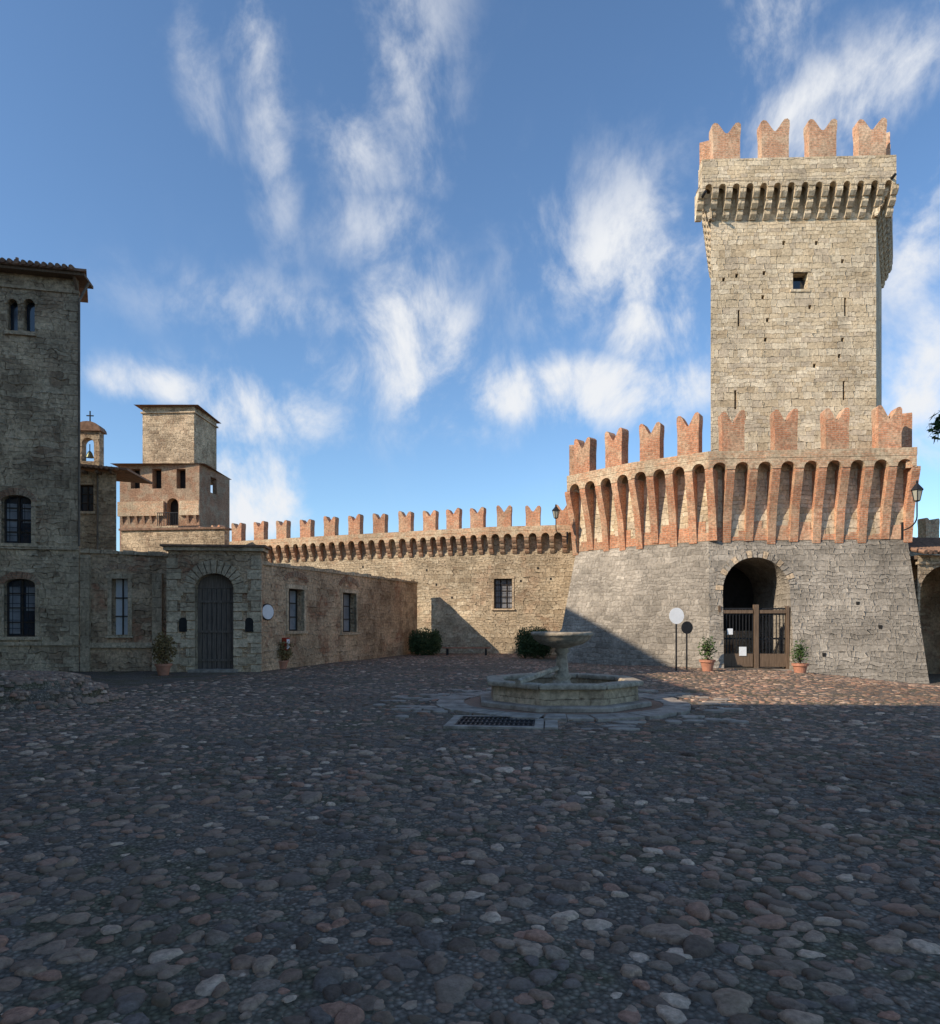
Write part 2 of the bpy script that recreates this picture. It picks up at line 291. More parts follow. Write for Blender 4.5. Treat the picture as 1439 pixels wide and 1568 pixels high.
# ------------------------------------------------------------------ ground
xs=np.concatenate([[-900,-300,-100,-50],np.arange(-30,30.01,.5),[50,100,300,900]]); ys=np.concatenate([[-900,-300,-100,-40],np.arange(-10,45.01,.5),[60,120,300,900]])
X,Y=np.meshgrid(xs,ys); Z=gz(X,Y); nx,ny=len(xs),len(ys)
me=bpy.data.meshes.new('ground'); me.from_pydata(np.stack([X.ravel(),Y.ravel(),Z.ravel()],1).tolist(),[],[(j*nx+i,j*nx+i+1,(j+1)*nx+i+1,(j+1)*nx+i) for j in range(ny-1) for i in range(nx-1)])
me.materials.append(M['earth']); g=bpy.data.objects.new('ground',me); scene.collection.objects.link(g)
for p in me.polygons: p.use_smooth=True
FC=(1.82,13.6)  # fountain centre
DX,DY=.42,11.0  # drain centre
def cobbles():
    V=[];Fc=[];off=0
    def region(y0,y1,sp,seg,fr,hh=(.14,.36),smin=.5,smax=1.12,bigp=.05,sparse=.08,lift=0.0):
        nonlocal off
        rows=np.arange(y0,y1,sp*.84); pts=[]
        for k,y in enumerate(rows):
            w=.74*y+1.6; x=np.arange(-w,w,sp)+(k%2)*sp/2; pts.append(np.stack([x,np.full_like(x,y)],1))
        p=np.concatenate(pts); p+=rng.uniform(-sp*.36,sp*.36,p.shape)
        sz=sp*.5*rng.uniform(smin,smax,len(p)); big=rng.random(len(p))<bigp; sz[big]*=1.45
        x,y=p[:,0],p[:,1]
        worn=(np.sin(x*.8+1.3*np.sin(y*.5))*np.sin(y*.9+1.1*np.sin(x*.6+2))>.35)
        keep=(np.hypot(x-FC[0],y-FC[1])>2.5)&(rng.random(len(p))>sparse+.22*worn)
        keep&=~((np.abs(x-DX)<.85)&(np.abs(y-DY)<.75))
        keep&=~((x>3.0)&(y>29.2-(x-3.0)*.80)&(y>24.0-.05*(x-8.6)))
        keep&=~((x<-6.5)&(y>22.4)); keep&=~((x<-2.4)&(y>22.9+(x+7)*3.05))
        keep&=~((x<-6.4)&(np.hypot((x+10.4)/3.2,(y-14.0)/2.2)<.95))
        p=p[keep]; sz=sz[keep]; n=len(p)
        asp=rng.uniform(.55,1,n); ang=rng.normal(0,.9,n); h=sz*rng.uniform(hh[0],hh[1],n); base=gz(p[:,0],p[:,1])+rng.uniform(-.010,.003,n)+lift
        nr=len(fr); th=np.linspace(0,2*math.pi,seg,endpoint=False)
        out=1+.14*np.sin(th[None]*2+rng.uniform(0,6.3,(n,1)))+.12*np.sin(th[None]*3+rng.uniform(0,6.3,(n,1)))+.08*np.sin(th[None]*5+rng.uniform(0,6.3,(n,1)))
        tx=rng.uniform(-.14,.14,n);ty=rng.uniform(-.14,.14,n)
        vs=np.zeros((n,1+nr*seg,3)); vs[:,0,2]=h
        for r,(rf,zf) in enumerate(fr):
            lx=np.cos(th)[None]*out*rf*sz[:,None]; ly=np.sin(th)[None]*out*rf*sz[:,None]*asp[:,None]
            vs[:,1+r*seg:1+(r+1)*seg,0]=lx*np.cos(ang)[:,None]-ly*np.sin(ang)[:,None]
            vs[:,1+r*seg:1+(r+1)*seg,1]=lx*np.sin(ang)[:,None]+ly*np.cos(ang)[:,None]
            vs[:,1+r*seg:1+(r+1)*seg,2]=zf*h[:,None] if zf>=0 else -.03
        vs[:,:,2]+=vs[:,:,0]*tx[:,None]+vs[:,:,1]*ty[:,None]+base[:,None]
        vs[:,:,0]+=p[:,0:1]; vs[:,:,1]+=p[:,1:2]
        per=1+nr*seg; i=np.arange(seg); j=(i+1)%seg
        f=[np.stack([0*i,1+i,1+j,1+j],1)]
        for r in range(nr-1): a=1+r*seg; f.append(np.stack([a+i,a+seg+i,a+seg+j,a+j],1))
        f=np.concatenate(f)
        tri=f[:seg,:3]; qd=f[seg:]
        o=(off+np.arange(n)*per)[:,None,None]
        V.append(vs.reshape(-1,3)); Fc.append(((tri[None]+o).reshape(-1,3),(qd[None]+o).reshape(-1,4))); off+=n*per
    region(1.6,8.5,.138,12,[(.45,.98),(.8,.82),(.97,.35),(1.0,-1)],hh=(.18,.42),smin=.45,smax=1.12,bigp=.07)
    region(1.6,7,.085,8,[(.6,.9),(1.0,.1),(1.0,-1)],hh=(.1,.3),smin=.25,smax=.55,bigp=0,sparse=.35)
    region(1.6,9,.40,16,[(.5,.98),(.86,.84),(1,.25),(1.0,-1)],hh=(.16,.28),smin=.30,smax=.55,bigp=.05,sparse=.78,lift=.004)
    region(8.5,15,.14,8,[(.62,.92),(.95,.5),(1.0,-1)],hh=(.14,.34),smin=.45,smax=1.2)
    region(15,37,.19,7,[(.7,.9),(1.0,-1)],hh=(.08,.22),smin=.6,smax=1.2)
    V=np.concatenate(V); T=np.concatenate([a for a,b in Fc]); Q=np.concatenate([b for a,b in Fc])
    me=bpy.data.meshes.new('cobblestone_paving'); me.vertices.add(len(V)); me.vertices.foreach_set('co',V.ravel())
    me.loops.add(T.size+Q.size); me.loops.foreach_set('vertex_index',np.concatenate([T.ravel(),Q.ravel()]))
    me.polygons.add(len(T)+len(Q)); me.polygons.foreach_set('loop_start',np.concatenate([np.arange(len(T))*3,T.size+np.arange(len(Q))*4]))
    me.update(calc_edges=True); me.polygons.foreach_set('use_smooth',[True]*len(me.polygons)); me.materials.append(M['cobble'])
    ob=bpy.data.objects.new('cobblestone_paving',me); scene.collection.objects.link(ob); print('cobbles',len(me.polygons))
cobbles()
# ------------------------------------------------------------------ gatehouse bastion
R=root('gatehouse_bastion')
outer=[(4.17,29.5),(6.35,27.05),(8.8,25.3),(16.1,24.7)]
OV=.62; wall=offset(outer,-OV); foot=[Vector((3.45,28.85)),Vector((5.85,26.35)),Vector((8.6,24.6)),Vector((16.15,24.05))]
ZB,ZC,ZA,ZF,MH=-.75,4.72,7.55,7.95,1.5
mb=MB()
for i in range(3):
    t0,t1,b0,b1=wall[i],wall[i+1],foot[i],foot[i+1]; fr=Fr(b0,b1); L=fr.L
    def Pm(u,d,z,t0=t0,t1=t1,b0=b0,b1=b1,fr=fr,L=L):
        f=(z-ZB)/(ZC-ZB); s_=u/L; q=(b0.lerp(b1,s_)).lerp(t0.lerp(t1,s_),f)+fr.n*d; return (q.x,q.y,z)
    if i==2:
        gu0=fr.u(1109); gu1=fr.u(1219); gs=4.08-(gu1-gu0)/2; ga=arch(gu0,gu1,ZB,gs,16)
        outp=[(0,ZB)]+ga+[(L,ZB),(L,ZC),(0,ZC)]
        polys=[[Vector((a,b,0)) for a,b in outp]]
        mb.add([Pm(a,0,b) for a,b in outp],[tuple(t) for t in tessellate_polygon(polys)],'base')
        n=len(ga); D=4.5
        mb.add([Pm(a,0,b) for a,b in ga]+[fr.P(a,-D,b) for a,b in ga],[(k,k+1,n+k+1,n+k) for k in range(n-1)],'base')
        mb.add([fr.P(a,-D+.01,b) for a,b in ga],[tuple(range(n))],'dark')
        r=(gu1-gu0)/2; c=(gu0+gu1)/2
        NV=21
        for k in range(NV):
            a0=math.pi*k/NV+.014; a1=math.pi*(k+1)/NV-.014; rr=r+.27+random.uniform(-.04,.05)
            pol=[(c-r*math.cos(a0),gs+r*math.sin(a0)),(c-rr*math.cos(a0),gs+rr*math.sin(a0)),(c-rr*math.cos(a1),gs+rr*math.sin(a1)),(c-r*math.cos(a1),gs+r*math.sin(a1))]
            vs=[Pm(a,.03,b) for a,b in pol]+[Pm(a,-.2,b) for a,b in pol]
            mb.add(vs,[(0,1,2,3),(7,6,5,4),(0,4,5,1),(1,5,6,2),(2,6,7,3),(3,7,4,0)],'base' if k%3 else 'ashlar')
        GF=fr
    else:
        mb.add([Pm(0,0,ZB),Pm(L,0,ZB),Pm(L,0,ZC),Pm(0,0,ZC)],[(0,1,2,3)],'base')
    mb.add([(t0.x,t0.y,ZC),(t1.x,t1.y,ZC),(t1.x,t1.y,ZA+.1),(t0.x,t0.y,ZA+.1)],[(0,1,2,3)],'keep')
w0,w3,f0,f3=wall[0],wall[3],foot[0],foot[3]
bl=Vector((5.6,36)); br=Vector((18.6,31.5))
for tp,ft,bk in ((w0,f0,bl),(w3,f3,br)):
    mb.add([(ft.x,ft.y,ZB),(bk.x,bk.y,ZB),(bk.x,bk.y,ZC),(tp.x,tp.y,ZC)],[(0,1,2,3)],'base')
    mb.add([(tp.x,tp.y,ZC),(bk.x,bk.y,ZC),(bk.x,bk.y,ZA+.1),(tp.x,tp.y,ZA+.1)],[(0,1,2,3)],'base')
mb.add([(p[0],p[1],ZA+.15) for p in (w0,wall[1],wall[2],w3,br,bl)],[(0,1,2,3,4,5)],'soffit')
mb.finish('bastion_walls',R)
mb=MB()
for i in range(3):
    fr=Fr(outer[i],outer[i+1])
    battlement(mb,fr,OV,.86,.30,ZC-.05,ZA,ZF,MH,1.72,.80,thick=.45,prof='wedge',zo=.004*i,mats=('brick','brickpale','brick'),ribs0=(i==0),e1=(0.0))
    fw=Fr(wall[i],wall[i+1])
    u=0
    while u<fw.L-.05:
        w=min(random.uniform(.25,.6),fw.L-u); fw.box(mb,u,u+w,-.05,.018+.003*i,ZC,ZC+random.uniform(.15,.75),'brick'); u+=w
fs=Fr((4.17+.12,29.5+.1),(5.1,35.2)); fs.n=Vector((-.99,.15)).normalized()
battlement(mb,fs,OV,.86,.30,ZC-.05,ZA,ZF,MH,1.68,.86,thick=.45,prof='wedge',zo=.02,ribs0=False)
fs=Fr((16.1,24.7),(18.9,31.4)); fs.n=Vector((.92,-.39)).normalized()
battlement(mb,fs,.02,.86,.30,ZC+1.8,ZA,ZF,MH,1.9,.86,thick=.45,prof='wedge',zo=.025,ribs0=False,m_off=.7)
mb.finish('battlements',R)
mb=MB()
for (px,py) in ((1048,884),(912,860),(930,905),(905,930),(1010,860),(1060,862),(1315,924),(1255,1002),(1345,960)):
    i=2 if px>1088 else (1 if px>968 else 0)
    fr=Fr(foot[i].lerp(wall[i],.5),foot[i+1].lerp(wall[i+1],.5)); u=fr.u(px); z=fr.z(px,py); f=(z-ZB)/(ZC-ZB)-.5
    dd=-(abs((wall[i]-foot[i]).dot(fr.n)))*f; fr.box(mb,u-.06,u+.06,dd-.05,dd+.012,z-.07,z+.07,'dark')
mb.finish('putlog_holes',R)
mb=MB(); fr=GF; dg=-.75
def bar(u,z0,z1,w=.018,d=dg): fr.box(mb,u-w,u+w,d-.02,d+.02,z0,z1,'iron')
gz0=-.02; zt=2.15; um=(gu0+gu1)/2+.1
for a,b in ((gu0+.06,um-.12),(um+.12,gu1-.05)):
    k=int((b-a)/.11)
    for i in range(k+1): bar(a+(b-a)*i/k,gz0+.05,zt,.014)
    for z in (.08,1.05,1.95,zt): fr.box(mb,a,b,dg-.035,dg-.021,z-.03,z+.03,'iron')
    fr.box(mb,a,b,dg+.022,dg+.05,gz0+.04,.5,'wood'); fr.box(mb,a,b,dg+.022,dg+.055,1.98,2.1,'wood')
fr.box(mb,um-.08,um+.08,dg-.1,dg+.08,gz0-.3,zt+.15,'wood'); fr.box(mb,gu0-.02,gu0+.08,dg-.1,dg+.08,gz0-.3,zt+.1,'wood'); fr.box(mb,gu1-.08,gu1+.02,dg-.1,dg+.08,gz0-.3,zt+.1,'wood')
fr.box(mb,um-.62,um-.36,dg+.06,dg+.075,.42,.75,'white'); fr.box(mb,gu0+.3,gu0+.5,dg+.06,dg+.075,1.2,1.42,'white')
fr.box(mb,gu0,gu1,-4.4,0.1,-.6,-.06,'slab'); fr.box(mb,gu0+.02,gu1-.02,-4.35,-4.2,-.06,1.3,'court')
mb.finish('iron_gate',R)
# ------------------------------------------------------------------ keep tower
R=root('castle_keep_tower'); mb=MB()
K=[(10.53,30.0),(17.62,29.75),(21.55,35.9),(13.15,36.3)]
front=Fr(K[0],K[1]); ztop=20.9
hl=[]
hs=[(1108,428),(1128,422),(1170,418),(1168,455),(1200,372),(1250,372),(1175,490),(1172,520),(1240,470),(1285,545),(1290,400),(1140,640),(1290,520),(1247,560)]
for px,py in hs: u=front.u(px); z=front.z(px,py); hl.append(rect(u-.065,u+.065,z-.09,z+.09))
for px,py,h in ((1131,487,.35),(1294,470,.4),(1126,612,.42),(1292,598,.42)): u=front.u(px); z=front.z(px,py); hl.append(rect(u-.05,u+.05,z-h,z+h))
u0,u1=front.u(1214),front.u(1237); z0,z1=front.z(1226,443),front.z(1226,417); hl.append(rect(u0,u1,z0,z1))
panel(mb,[(0,0),(0,ztop),(front.L,ztop),(front.L,0)],hl,front.P,.5,'keep')
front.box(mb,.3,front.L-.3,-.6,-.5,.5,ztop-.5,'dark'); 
for i in (1,2,3):
    a,b=K[i],K[(i+1)%4]; mb.add([(*a,0),(*b,0),(*b,ztop),(*a,ztop)],[(0,1,2,3)],'keep')
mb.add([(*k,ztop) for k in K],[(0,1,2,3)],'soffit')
front.box(mb,u0-.12,u1+.12,-.1,.02,z1,z1+.16,'keep'); front.box(mb,u0-.1,u1+.1,-.1,.03,z0-.12,z0,'keep')
front.box(mb,u0,u1,-.42,-.38,z0,z0+.55,'glass')
mb.finish('keep_walls',R)
mb=MB(); o=.62
of=Fr(front.P(0,o,0),front.P(front.L,o,0))
KB=(.60,.27,19.2,20.45,21.5,1.62,2.3,1.14)
battlement(mb,of,o,*KB,thick=.45,prof='step',e0=.55,e1=.5,mats=('keep','keep','brickkeep'))
for a,b,n in ((K[0],K[3],(-.92,.38)),(K[1],K[2],(.86,-.5))):
    fr=Fr(a,b); fr.n=Vector(n).normalized(); f2=Fr(fr.P(0,o*.8,0),fr.P(fr.L,o*.8,0)); f2.n=fr.n
    battlement(mb,f2,o*.8,*KB,thick=.45,prof='step',e0=.1,zo=.012,mats=('keep','keep','brickkeep'))
fr=Fr(K[3],K[2]); battlement(mb,fr,.0,*KB,thick=.45,prof='step',zo=.02,mats=('keep','keep','brickkeep'))
mb.tube(front.P(front.L+.3,.9,20.5),front.P(front.L+.3,.5,20.5),.06); mb.tube(front.P(-.5,.9,19.95),front.P(-.5,.4,20.0),.06)
mb.finish('keep_machicolation_and_merlons',R)
# ------------------------------------------------------------------ curtain wall
R=root('battlemented_curtain_wall'); mb=MB()
pts=[(-21.5,46.2),(-15.2,42.6),(-8.9,39.95),(-2.85,37.6),(1.0,36.1),(5.5,35.2)]
wp=offset(pts,-.45)
for i in range(5):
    a,b=wp[i],wp[i+1]; fr=Fr(a,b)
    hl=[]
    if i==4:
        wu0,wu1=fr.u(756),fr.u(784)
        if wu0>0.02: hl=[rect(wu0,wu1,fr.z(770,932),fr.z(770,886))]; 
    panel(mb,[(0,-.4),(0,6.45),(fr.L,6.45),(fr.L,-.4)],hl,fr.P,.35,'curt')
    if hl: window(mb,fr,wu0,wu1,hl[0][0][1],hl[0][1][1],d=-.3,pane='panedim',mull=2,cross=4); surround(mb,fr,wu0,wu1,hl[0][0][1],hl[0][1][1],.1)
    for q in range(3):
        u=random.uniform(.3,fr.L-.3); z=random.uniform(2.5,5); fr.box(mb,u-.05,u+.05,-.1,.01,z,z+.12,'dark')
mb.finish('curtain_wall_face',R)
mb=MB()
for i in range(5):
    fr=Fr(pts[i],pts[i+1]); battlement(mb,fr,.45,.62,.24,5.3,6.32,6.68,1.12,1.62,.74,thick=.4,prof='step',zo=.004*i,ribs0=(i==0),mats=('brickdark','brickpale','brick'))
mb.finish('curtain_wall_battlements',R)
# ------------------------------------------------------------------ courtyard walls
def courtwall(name,A,B,zt0,zt1,wins,thick=.5):
    R=root(name); mb=MB(); fr=Fr(A,B); hl=[]
    for (p0,p1,q0,q1) in wins:
        pm=(p0+p1)/2; hl.append(rect(fr.u(p0),fr.u(p1),fr.z(pm,q1),fr.z(pm,q0)))
    ns=18; top=[(fr.L*i/ns,zt0+(zt1-zt0)*i/ns+random.uniform(-.05,.05)) for i in range(ns+1)]
    o=[(0,-.3)]+top+[(fr.L,-.3)]
    panel(mb,o,hl,fr.P,thick,'court'); P2=lambda u,d,z:fr.P(u,d-thick,z); panel(mb,o,hl,P2,0,'court')
    for p,q in zip(top,top[1:]): mb.add([fr.P(p[0],0,p[1]),fr.P(q[0],0,q[1]),fr.P(q[0],-thick,q[1]),fr.P(p[0],-thick,p[1])],[(0,1,2,3)],'court')
    u=0
    while u<fr.L-.1:
        w=min(random.uniform(.3,.6),fr.L-u); za=zt0+(zt1-zt0)*u/fr.L; zb=zt0+(zt1-zt0)*(u+w)/fr.L; j=random.uniform(-.03,.05)
        fr.prism(mb,[(u+.01,za-.03),(u+w-.01,zb-.03),(u+w-.01,zb+.08+j),(u+.01,za+.08+j)],-thick-.05,.06+random.uniform(-.03,.03),'ashlar'); u+=w
    for h in hl:
        surround(mb,fr,h[0][0],h[2][0],h[0][1],h[1][1],.13)
        c_=(h[0][0]+h[2][0])/2; r_=(h[2][0]-h[0][0])/2+.22
        for k in range(11):
            a0,a1=math.pi*(.12+.76*k/11)+.015,math.pi*(.12+.76*(k+1)/11)-.015; zs_=h[1][1]+.12
            fr.prism(mb,[(c_-r_*math.cos(a0),zs_+r_*.42*math.sin(a0)),(c_-(r_+.2)*math.cos(a0),zs_+(r_+.2)*.55*math.sin(a0)),(c_-(r_+.2)*math.cos(a1),zs_+(r_+.2)*.55*math.sin(a1)),(c_-r_*math.cos(a1),zs_+r_*.42*math.sin(a1))],-.05,.018,'brickdark')
    mb.finish('wall_masonry',R); return R,fr,hl
R,fr,hl=courtwall('courtyard_wall',(-7.05,23.0),(-2.85,37.0),3.62,3.80,[(441,465,902,966),(524,545,908,968)])
mb=MB()
for h in hl: window(mb,fr,h[0][0],h[2][0],h[0][1],h[1][1],d=-.3,bars=False,pane='panedim')
mb.finish('wall_windows',R)
RW=fr
R,fr,hl=courtwall('courtyard_wall',(-13.1,23.1),(-9.85,23.3),4.02,3.9,[(171,196,886,972)])
mb=MB(); h=hl[0]
a,b,c,d=h[0][0],h[2][0],h[0][1],h[1][1]
fr.box(mb,a-.02,b+.02,-.36,-.31,c,d,'pane')  # sky brightness painted as a pale pane
for q in (.33,.66): fr.box(mb,a+(b-a)*.0,b,-.3,-.26,c+(d-c)*q-.02,c+(d-c)*q+.02,'frame')
fr.box(mb,(a+b)/2-.02,(a+b)/2+.02,-.255,-.22,c,d,'frame')
fr.box(mb,0,fr.L,0,.1,fr.z(190,992),fr.z(190,984),'ashlar')
fr.box(mb,fr.u(240)-.1,fr.u(240)+.22,-.1,.16,-.3,3.3,'ashlar'); fr.box(mb,fr.u(125),fr.u(125)+.3,-.1,.12,-.3,3.9,'ashlar')
mb.finish('window_mullions_and_ledge',R)
# portal
R=root('stone_gate_portal'); mb=MB(); fr=Fr((-9.9,22.5),(-6.95,22.75))
d0,d1=fr.u(299),fr.u(358); zt=fr.z(328,878); r=(d1-d0)/2; H=fr.z(328,838)
da=arch(d0,d1,-.3,zt-r*.8,12,r*.8)
outp=[(0,-.3)]+da+[(fr.L,-.3),(fr.L,H-.1),(fr.L*.5,H+.05),(0,H)]
mb.add([fr.P(a,0,b) for a,b in outp],[tuple(t) for t in tessellate_polygon([[Vector((a,b,0)) for a,b in outp]])],'court')
mb.add([fr.P(a,0,b) for a,b in da]+[fr.P(a,-.35,b) for a,b in da],[(k,k+1,len(da)+k+1,len(da)+k) for k in range(len(da)-1)],'ashlar')
for a,b in ((0,d0),(d1,fr.L)):
    fr.box(mb,a+.003,b-.003,-.6,-.002,-.3,H-.12,'court')
fr.box(mb,d0,d1,-.6,-.36,-.3,H-.12,'court')
z=-.1; k=0
while z<zt-r*.8:
    h=.3; w=.46 if k%2 else .28
    for a,b in ((d0-w,d0),(d1,d1+w)): fr.box(mb,a,b,-.1,.07,z+.015,z+h-.015,'ashlar')
    z+=h;k+=1
for k in range(13):
    a0=math.pi*k/13+.02;a1=math.pi*(k+1)/13-.02; c=(d0+d1)/2; zs=zt-r*.8; ro=r+.36
    pol=[(c-r*math.cos(a0),zs+r*.8*math.sin(a0)),(c-ro*math.cos(a0),zs+ro*.95*math.sin(a0)),(c-ro*math.cos(a1),zs+ro*.95*math.sin(a1)),(c-r*math.cos(a1),zs+r*.8*math.sin(a1))]
    fr.prism(mb,pol,-.1,.08+(.06 if k==6 else 0),'ashlar')
z=-.1;k=0
while z<H-.5:
    w=.3+.12*(k%2); fr.box(mb,-.04,w,-.1,.05,z+.015,z+.34,'ashlar'); fr.box(mb,fr.L-w,fr.L+.04,-.1,.05,z+.015,z+.34,'ashlar'); z+=.35;k+=1
fr.box(mb,-.12,fr.L+.12,-.65,.14,H-.12,H+.0,'ashlar'); fr.box(mb,-.2,fr.L+.2,-.7,.22,H+.003,H+.07,'tile')
# small dark embrasures with arched head either side of the door
for px,w in ((281,.13),(382,.13)):
    u=fr.u(px); z=fr.z(px,958); fr.prism(mb,arch(u-w,u+w,z-.2,z+.14,6),-.3,.072,'dark')
for px in (276,388): u=fr.u(px); z=fr.z(px,905); fr.box(mb,u-.1,u+.1,-.3,.054,z-.15,z+.1,'ashlar')
mb.finish('portal_masonry',R)
mb=MB(); fr.box(mb,d0-.02,(d0+d1)/2-.01,-.3,-.24,-.05,zt-r*.8,'door'); fr.box(mb,(d0+d1)/2+.01,d1+.02,-.3,-.24,-.05,zt-r*.8,'door')
fr.prism(mb,[(a,b) for a,b in arch(d0,d1,zt-r*.8+.01,zt-r*.8+.02,12,r*.8)],-.3,-.235,'door')
for i in range(1,8): u=d0+(d1-d0)*i/8; fr.box(mb,u-.006,u+.006,-.24,-.228,0,zt-r*.8,'iron')
for z in (.35,1.3,2.3): fr.box(mb,d0+.02,d1-.02,-.222,-.2,z,z+.07,'door')
fr.box(mb,d0-.15,d1+.15,-.2,.3,-.1,.1,'slab')
mb.finish('double_door',R)
# ------------------------------------------------------------------ palace tower (left)
R=root('palace_tower'); mb=MB(); fr=Fr((-26,20.2),(-13.13,23.0)); L=fr.L; H=fr.z(125,428)
hl=[];W=[]
for p0,p1,q0,q1,ar in ((11,27,458,507,1),(36,53,458,507,1),(2,48,758,832,2),(6,54,886,975,2),(-95,-50,758,832,2),(-95,-50,886,975,2)):
    pm=(p0+p1)/2; a,b,c,d=fr.u(p0),fr.u(p1),fr.z(pm,q1),fr.z(pm,q0)
    hl.append(arch(a,b,c,d-(b-a)/2,8) if ar==1 else arch(a,b,c,d-.2,10,.2)); W.append((a,b,c,d,ar))
panel(mb,[(0,-.4),(0,H),(L,H),(L,-.4)],hl,fr.P,.3,'left')
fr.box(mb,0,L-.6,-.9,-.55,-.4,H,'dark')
q=Vector(fr.P(L,0,0)[:2]); bk=q+q.normalized()*3.2+Vector((-.25,0)); bk0=Vector(fr.P(0,-3.2,0)[:2])
mb.add([(q.x,q.y,-.4),(bk.x,bk.y,-.4),(bk.x,bk.y,H),(q.x,q.y,H)],[(0,1,2,3)],'left')
mb.add([(bk0.x,bk0.y,-.4),(bk.x,bk.y,-.4),(bk.x,bk.y,H),(bk0.x,bk0.y,H)],[(0,1,2,3)],'left')
for a,b,c,d,ar in W:
    if ar==2:
        window(mb,fr,a,b,c,d,d=-.24,cross=3); w_=.13
        for x0,x1 in ((a-w_,a),(b,b+w_)): fr.box(mb,x0,x1,-.1,.03,c,d-.2,'ashlar')
        fr.box(mb,a-.2,b+.2,-.1,.09,c-.11,c-.002,'ashlar')
        c_=(a+b)/2; r_=(b-a)/2
        for k in range(11):
            a0,a1=math.pi*k/11+.012,math.pi*(k+1)/11-.012
            fr.prism(mb,[(c_-r_*math.cos(a0),d-.2+.2*math.sin(a0)),(c_-(r_+.16)*math.cos(a0),d-.2+.44*math.sin(a0)),(c_-(r_+.16)*math.cos(a1),d-.2+.44*math.sin(a1)),(c_-r_*math.cos(a1),d-.2+.2*math.sin(a1))],-.05,.03,'brickdark')
        # curtain half-drawn behind the glass so the panes are not one flat black
        fr.box(mb,a+.06,a+(b-a)*.42,-.258,-.2595,c+.1,d-.25,'panedim'); fr.box(mb,b-(b-a)*.4,b-.06,-.258,-.2595,c+(d-c)*.45,d-.25,'panedim')
    else: fr.box(mb,a-.02,b+.02,-.29,-.26,c,d,'glass')
a=fr.u(31.5); z0=W[0][2]; mb.tube(fr.P(a,-.08,z0),fr.P(a,-.08,W[0][3]-.1),.06,mat='ashlar'); fr.box(mb,fr.u(8),fr.u(56),-.05,.08,z0-.12,z0-.003,'ashlar')
for wnd in W[:2]:
    c_=(wnd[0]+wnd[1])/2; r_=(wnd[1]-wnd[0])/2; zs_=wnd[3]-r_
    for k in range(9):
        a0,a1=math.pi*k/9,math.pi*(k+1)/9; ro=r_+.09
        fr.prism(mb,[(c_-r_*math.cos(a0),zs_+r_*math.sin(a0)),(c_-ro*math.cos(a0),zs_+ro*math.sin(a0)),(c_-ro*math.cos(a1),zs_+ro*math.sin(a1)),(c_-r_*math.cos(a1),zs_+r_*math.sin(a1))],-.05,.035,'ashlar')
for py in (838,985): z=fr.z(60,py); fr.box(mb,0,L+.02,-.05,.07,z-.07,z+.05,'ashlar')
z=fr.z(60,445); fr.box(mb,0,L+.03,-.05,.05,z,z+.09,'ashlar')
z=-.2;k=0
while z<H-.6: w=.28+.18*(k%2); fr.box(mb,L-w,L+.012,-.05,.012,z+.01,z+.33,'ashlar'); z+=.35;k+=1
fr.box(mb,-.5,L+.28,-.6,.35,H-.02,H+.07,'wood')
rf=[fr.P(-.5,.45,H+.075),fr.P(L+.38,.45,H+.075),(bk.x+.5,bk.y+.2,H+.6),(bk0.x,bk0.y,H+.6)]
mb.add(rf+[(a,b,c+.08) for a,b,c in rf],[(0,1,2,3),(4,5,6,7),(0,1,5,4),(1,2,6,5),(2,3,7,6),(3,0,4,7)],'tile')
nt=int((L+.8)/.2)
for i in range(nt): u=-.5+i*.2; mb.tube(fr.P(u,.52,H+.15),fr.P(u-.0,-1.2,H+.42),.075,.075,'tile',8)
mb.tube(fr.P(fr.u(20),-.3,H+.1),fr.P(fr.u(20),-.3,H+.65),.05,.05,'tile')
fr.rib(mb,[(-.1,H-.5),(.25,H-.03),(-.1,H-.03)],L-.1,L-.02,'wood')
mb.tube((q.x+.3,q.y+.1,H-.05),(q.x+.05,q.y-.05,H-.75),.04,mat='soffit'); mb.tube((q.x+.05,q.y-.05,H-.75),(q.x+.05,q.y-.05,4.2),.035,mat='soffit')
mb.finish('palace_tower_walls',R)
# ------------------------------------------------------------------ house with bell gable behind
R=root('bell_gable_house'); mb=MB(); fr=Fr((-19,28.2),(-14.75,28.6)); H=fr.z(160,722)
wz0,wz1=fr.z(130,783),fr.z(130,742); a,b=fr.u(119),fr.u(143)
panel(mb,[(0,0),(0,H),(fr.L,H),(fr.L,0)],[rect(a,b,wz0,wz1)],fr.P,.3,'left')
window(mb,fr,a,b,wz0,wz1,bars=False); fr.box(mb,a-.1,b+.1,-.1,.06,wz0-.1,wz0,'ashlar'); 
q2=Vector(fr.P(fr.L,0,0)[:2]); b2=q2+q2.normalized()*3
mb.add([(q2.x,q2.y,0),(b2.x,b2.y,0),(b2.x,b2.y,H),(q2.x,q2.y,H)],[(0,1,2,3)],'left')
mb.add([fr.P(0,-3,0),(b2.x,b2.y,0),(b2.x,b2.y,H),fr.P(0,-3,H)],[(0,1,2,3)],'left')
fr.prism(mb,[(-.3,H+.3),(fr.L+.62,H-.02),(fr.L+.62,H+.06),(-.3,H+.42)],-2.4,.5,'tile')
for i in range(25): u=-.3+i*.2; mb.tube(fr.P(u,.55,H+.40-.016*i),fr.P(u,-.6,H+.45-.016*i),.07,mat='tile')
for i in range(8): fr.box(mb,.3+i*.55,.4+i*.55,0,.42,H-.14,H-.02,'wood')
mb.tube(fr.P(fr.u(150),.06,H-.1),fr.P(fr.u(150),.06,3),.04,mat='soffit')
mb.finish('house_walls_and_roof',R)
mb=MB(); g=Fr((-18.2,30.4),(-15.9,30.6)); u0,u1=g.u(117),g.u(152); z0,zt=7.5,g.z(135,660)
ga,gb=u0+(u1-u0)*.22,u0+(u1-u0)*.76; zb=g.z(135,706)
